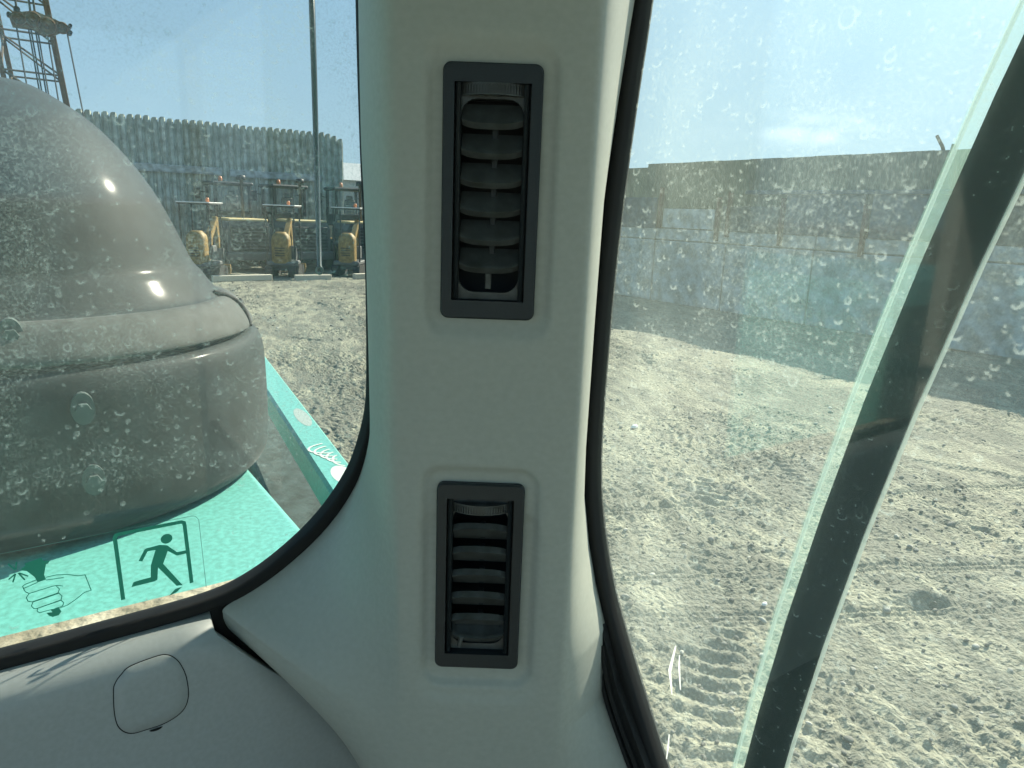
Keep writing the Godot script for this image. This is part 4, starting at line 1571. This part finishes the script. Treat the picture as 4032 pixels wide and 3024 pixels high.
func make_crane() -> void:
	var t := thing("lattice_crane", "rusty lattice boom crane with hanging block and ropes, rising behind the domed cover", "crane", Vector3(0, 0, 0))
	var lean := -0.0915
	var chord := func(xa: float, z: float, y: float) -> Vector3:
		return Vector3(xa + lean * (y - (EY + 3.133)), y, z)
	var xs := [[2.0, -30.0, 0.085], [2.09, -31.5, 0.085], [0.36, -30.0, 0.075], [0.62, -31.5, 0.075]]
	var y0 := 1.6
	var y1 := 24.0
	for c in xs:
		var s := sft(true)
		tube(s, [chord.call(c[0], c[1], y0), chord.call(c[0], c[1], y1)], c[2], 8)
		obj(s, "boom_chord", "crane_rust", t)
	var bay := 1.22
	var k := 0
	var y := y0 + 0.1
	while y < y1 - bay:
		for pr in [[0, 2], [1, 3], [0, 1], [2, 3]]:
			var a: Array = xs[pr[0]]
			var b: Array = xs[pr[1]]
			var s := sft()
			tube(s, [chord.call(a[0], a[1], y), chord.call(b[0], b[1], y)], 0.034, 6, -1.0, false)
			obj(s, "cross_brace", "crane_brace", t)
			s = sft()
			tube(s, [chord.call(a[0], a[1], y), chord.call(b[0], b[1], y + bay)], 0.034, 6, -1.0, false)
			obj(s, "diagonal_brace", "crane_brace", t)
		y += bay
		k += 1
	# block of sheaves hanging in front of the boom
	var hb := part("hoist_block", t, "brown sheave block hung across the boom")
	var c0 := Vector3(1.42, EY + 5.42, -29.4)
	var s := sft()
	prism(s, poly_points([-0.80, 0.14, -0.62, 0.20, -0.1, 0.34, 0.45, 0.18, 0.86, 0.02, 0.86, -0.16, 0.55, -0.20, 0.30, -0.36, 0.02, -0.34, -0.18, -0.22, -0.72, -0.22]), -0.12, 0.12, Transform3D(Basis.IDENTITY, c0))
	obj(s, "side_plate", "crane_block", hb)
	for q in [[-0.55, 0.02, 0.19], [-0.16, 0.06, 0.22], [0.2, -0.08, 0.25], [0.62, -0.06, 0.16]]:
		s = sft(true)
		var ring := []
		for i in 21:
			var a := PI2 * i / 20.0
			ring.append(c0 + Vector3(q[0] + cos(a) * q[2], q[1] + sin(a) * q[2], 0.15))
		tube(s, ring, 0.035, 6)
		tube(s, [c0 + Vector3(q[0], q[1], 0.1), c0 + Vector3(q[0], q[1], 0.22)], 0.07, 8)
		obj(s, "sheave", "crane_rust", hb)
	for q in [[-0.78, 0.12, 0.07], [-0.56, 0.30, 0.09], [0.86, 0.05, 0.06], [0.84, -0.16, 0.07]]:
		s = sft(true)
		tube(s, [c0 + Vector3(q[0], q[1], -0.15), c0 + Vector3(q[0], q[1], 0.18)], q[2], 8)
		obj(s, "pin", "machine_black", hb)
	for r in [[-0.56, 0.3, -0.95, 12.0], [-0.2, 0.3, -0.48, 12.0], [-0.08, 0.3, -0.34, 12.0], [-0.62, -0.2, -0.30, -6.2], [-0.30, -0.2, 0.02, -6.2], [-0.24, -0.2, 0.10, -6.2], [-0.12, -0.2, 0.22, -6.2], [-0.06, -0.2, 0.28, -6.2], [0.2, -0.3, 0.52, -6.2], [0.76, -0.2, 1.28, -5.8]]:
		s = sft()
		tube(s, [c0 + Vector3(r[0], r[1], 0.05), c0 + Vector3(r[2], r[3], 0.05)], 0.024 if absf(r[3]) < 6.5 else 0.034, 5)
		obj(s, "rope", "rope", t)
	# foot: house and crawlers, mostly hidden
	s = sft()
	box(s, Vector3(1.6, 1.45, -31.6), Vector3(2.8, 1.1, 4.0), 0.06)
	obj(s, "crane_house", "crane_rust", t)
	for e in [-1, 1]:
		s = sft()
		prism(s, round_rect(5.0, 0.9, 0.42, 6), -0.35, 0.35, Transform3D(Basis(Vector3(0, 0, 1), Vector3(0, 1, 0), Vector3(1, 0, 0)), Vector3(1.6 + e * 1.5, 0.45, -31.4)))
		obj(s, "crawler_track", "tyre", t)
	s = sft()
	box(s, Vector3(1.6, 0.75, -31.4), Vector3(2.6, 0.5, 2.0), 0.05)
	obj(s, "carbody", "machine_grey", t)

func make_small_things() -> void:
	var spots := [[6.4, -25.6, 2.0, 0.05, "pale squared timber lying before the half hidden mini excavator"], [8.75, -25.2, 1.3, -0.1, "short pale timber lying before the middle mini excavator"], [10.8, -25.4, 0.9, 0.15, "stub of pale timber lying before the mini excavator by the pillar"]]
	for q in spots:
		var t := thing("timber_baulk", q[4], "timber", Vector3(q[0], 0, q[1]), q[3], "timbers lying before the machines")
		var s := sft()
		box(s, Vector3(0, 0.10, 0), Vector3(q[2], 0.2, 0.22), 0.012)
		obj(s, "baulk", "timber", t)
	for q in [[6.32, -6.25, 0.10, "crumpled white litter scrap on the dirt near the pillar"], [4.05, -2.62, 0.045, "small white stone chip lying beside the tyre track"]]:
		var s := sft()
		lathe(s, [Vector2(0, 0.5), Vector2(0.42, 0.34), Vector2(0.62, 0.1), Vector2(0.4, -0.1), Vector2(0, -0.14)], Vector3.ZERO, 7, 0.6)
		var o := put(mesh_of(s), numbered("litter_scrap"), M["litter"], self, Vector3(q[0], ground_height(q[0], q[1]) + 0.01, q[1]))
		o.scale = Vector3.ONE * q[2]
		o.set_meta("label", q[3])
		o.set_meta("category", "litter")
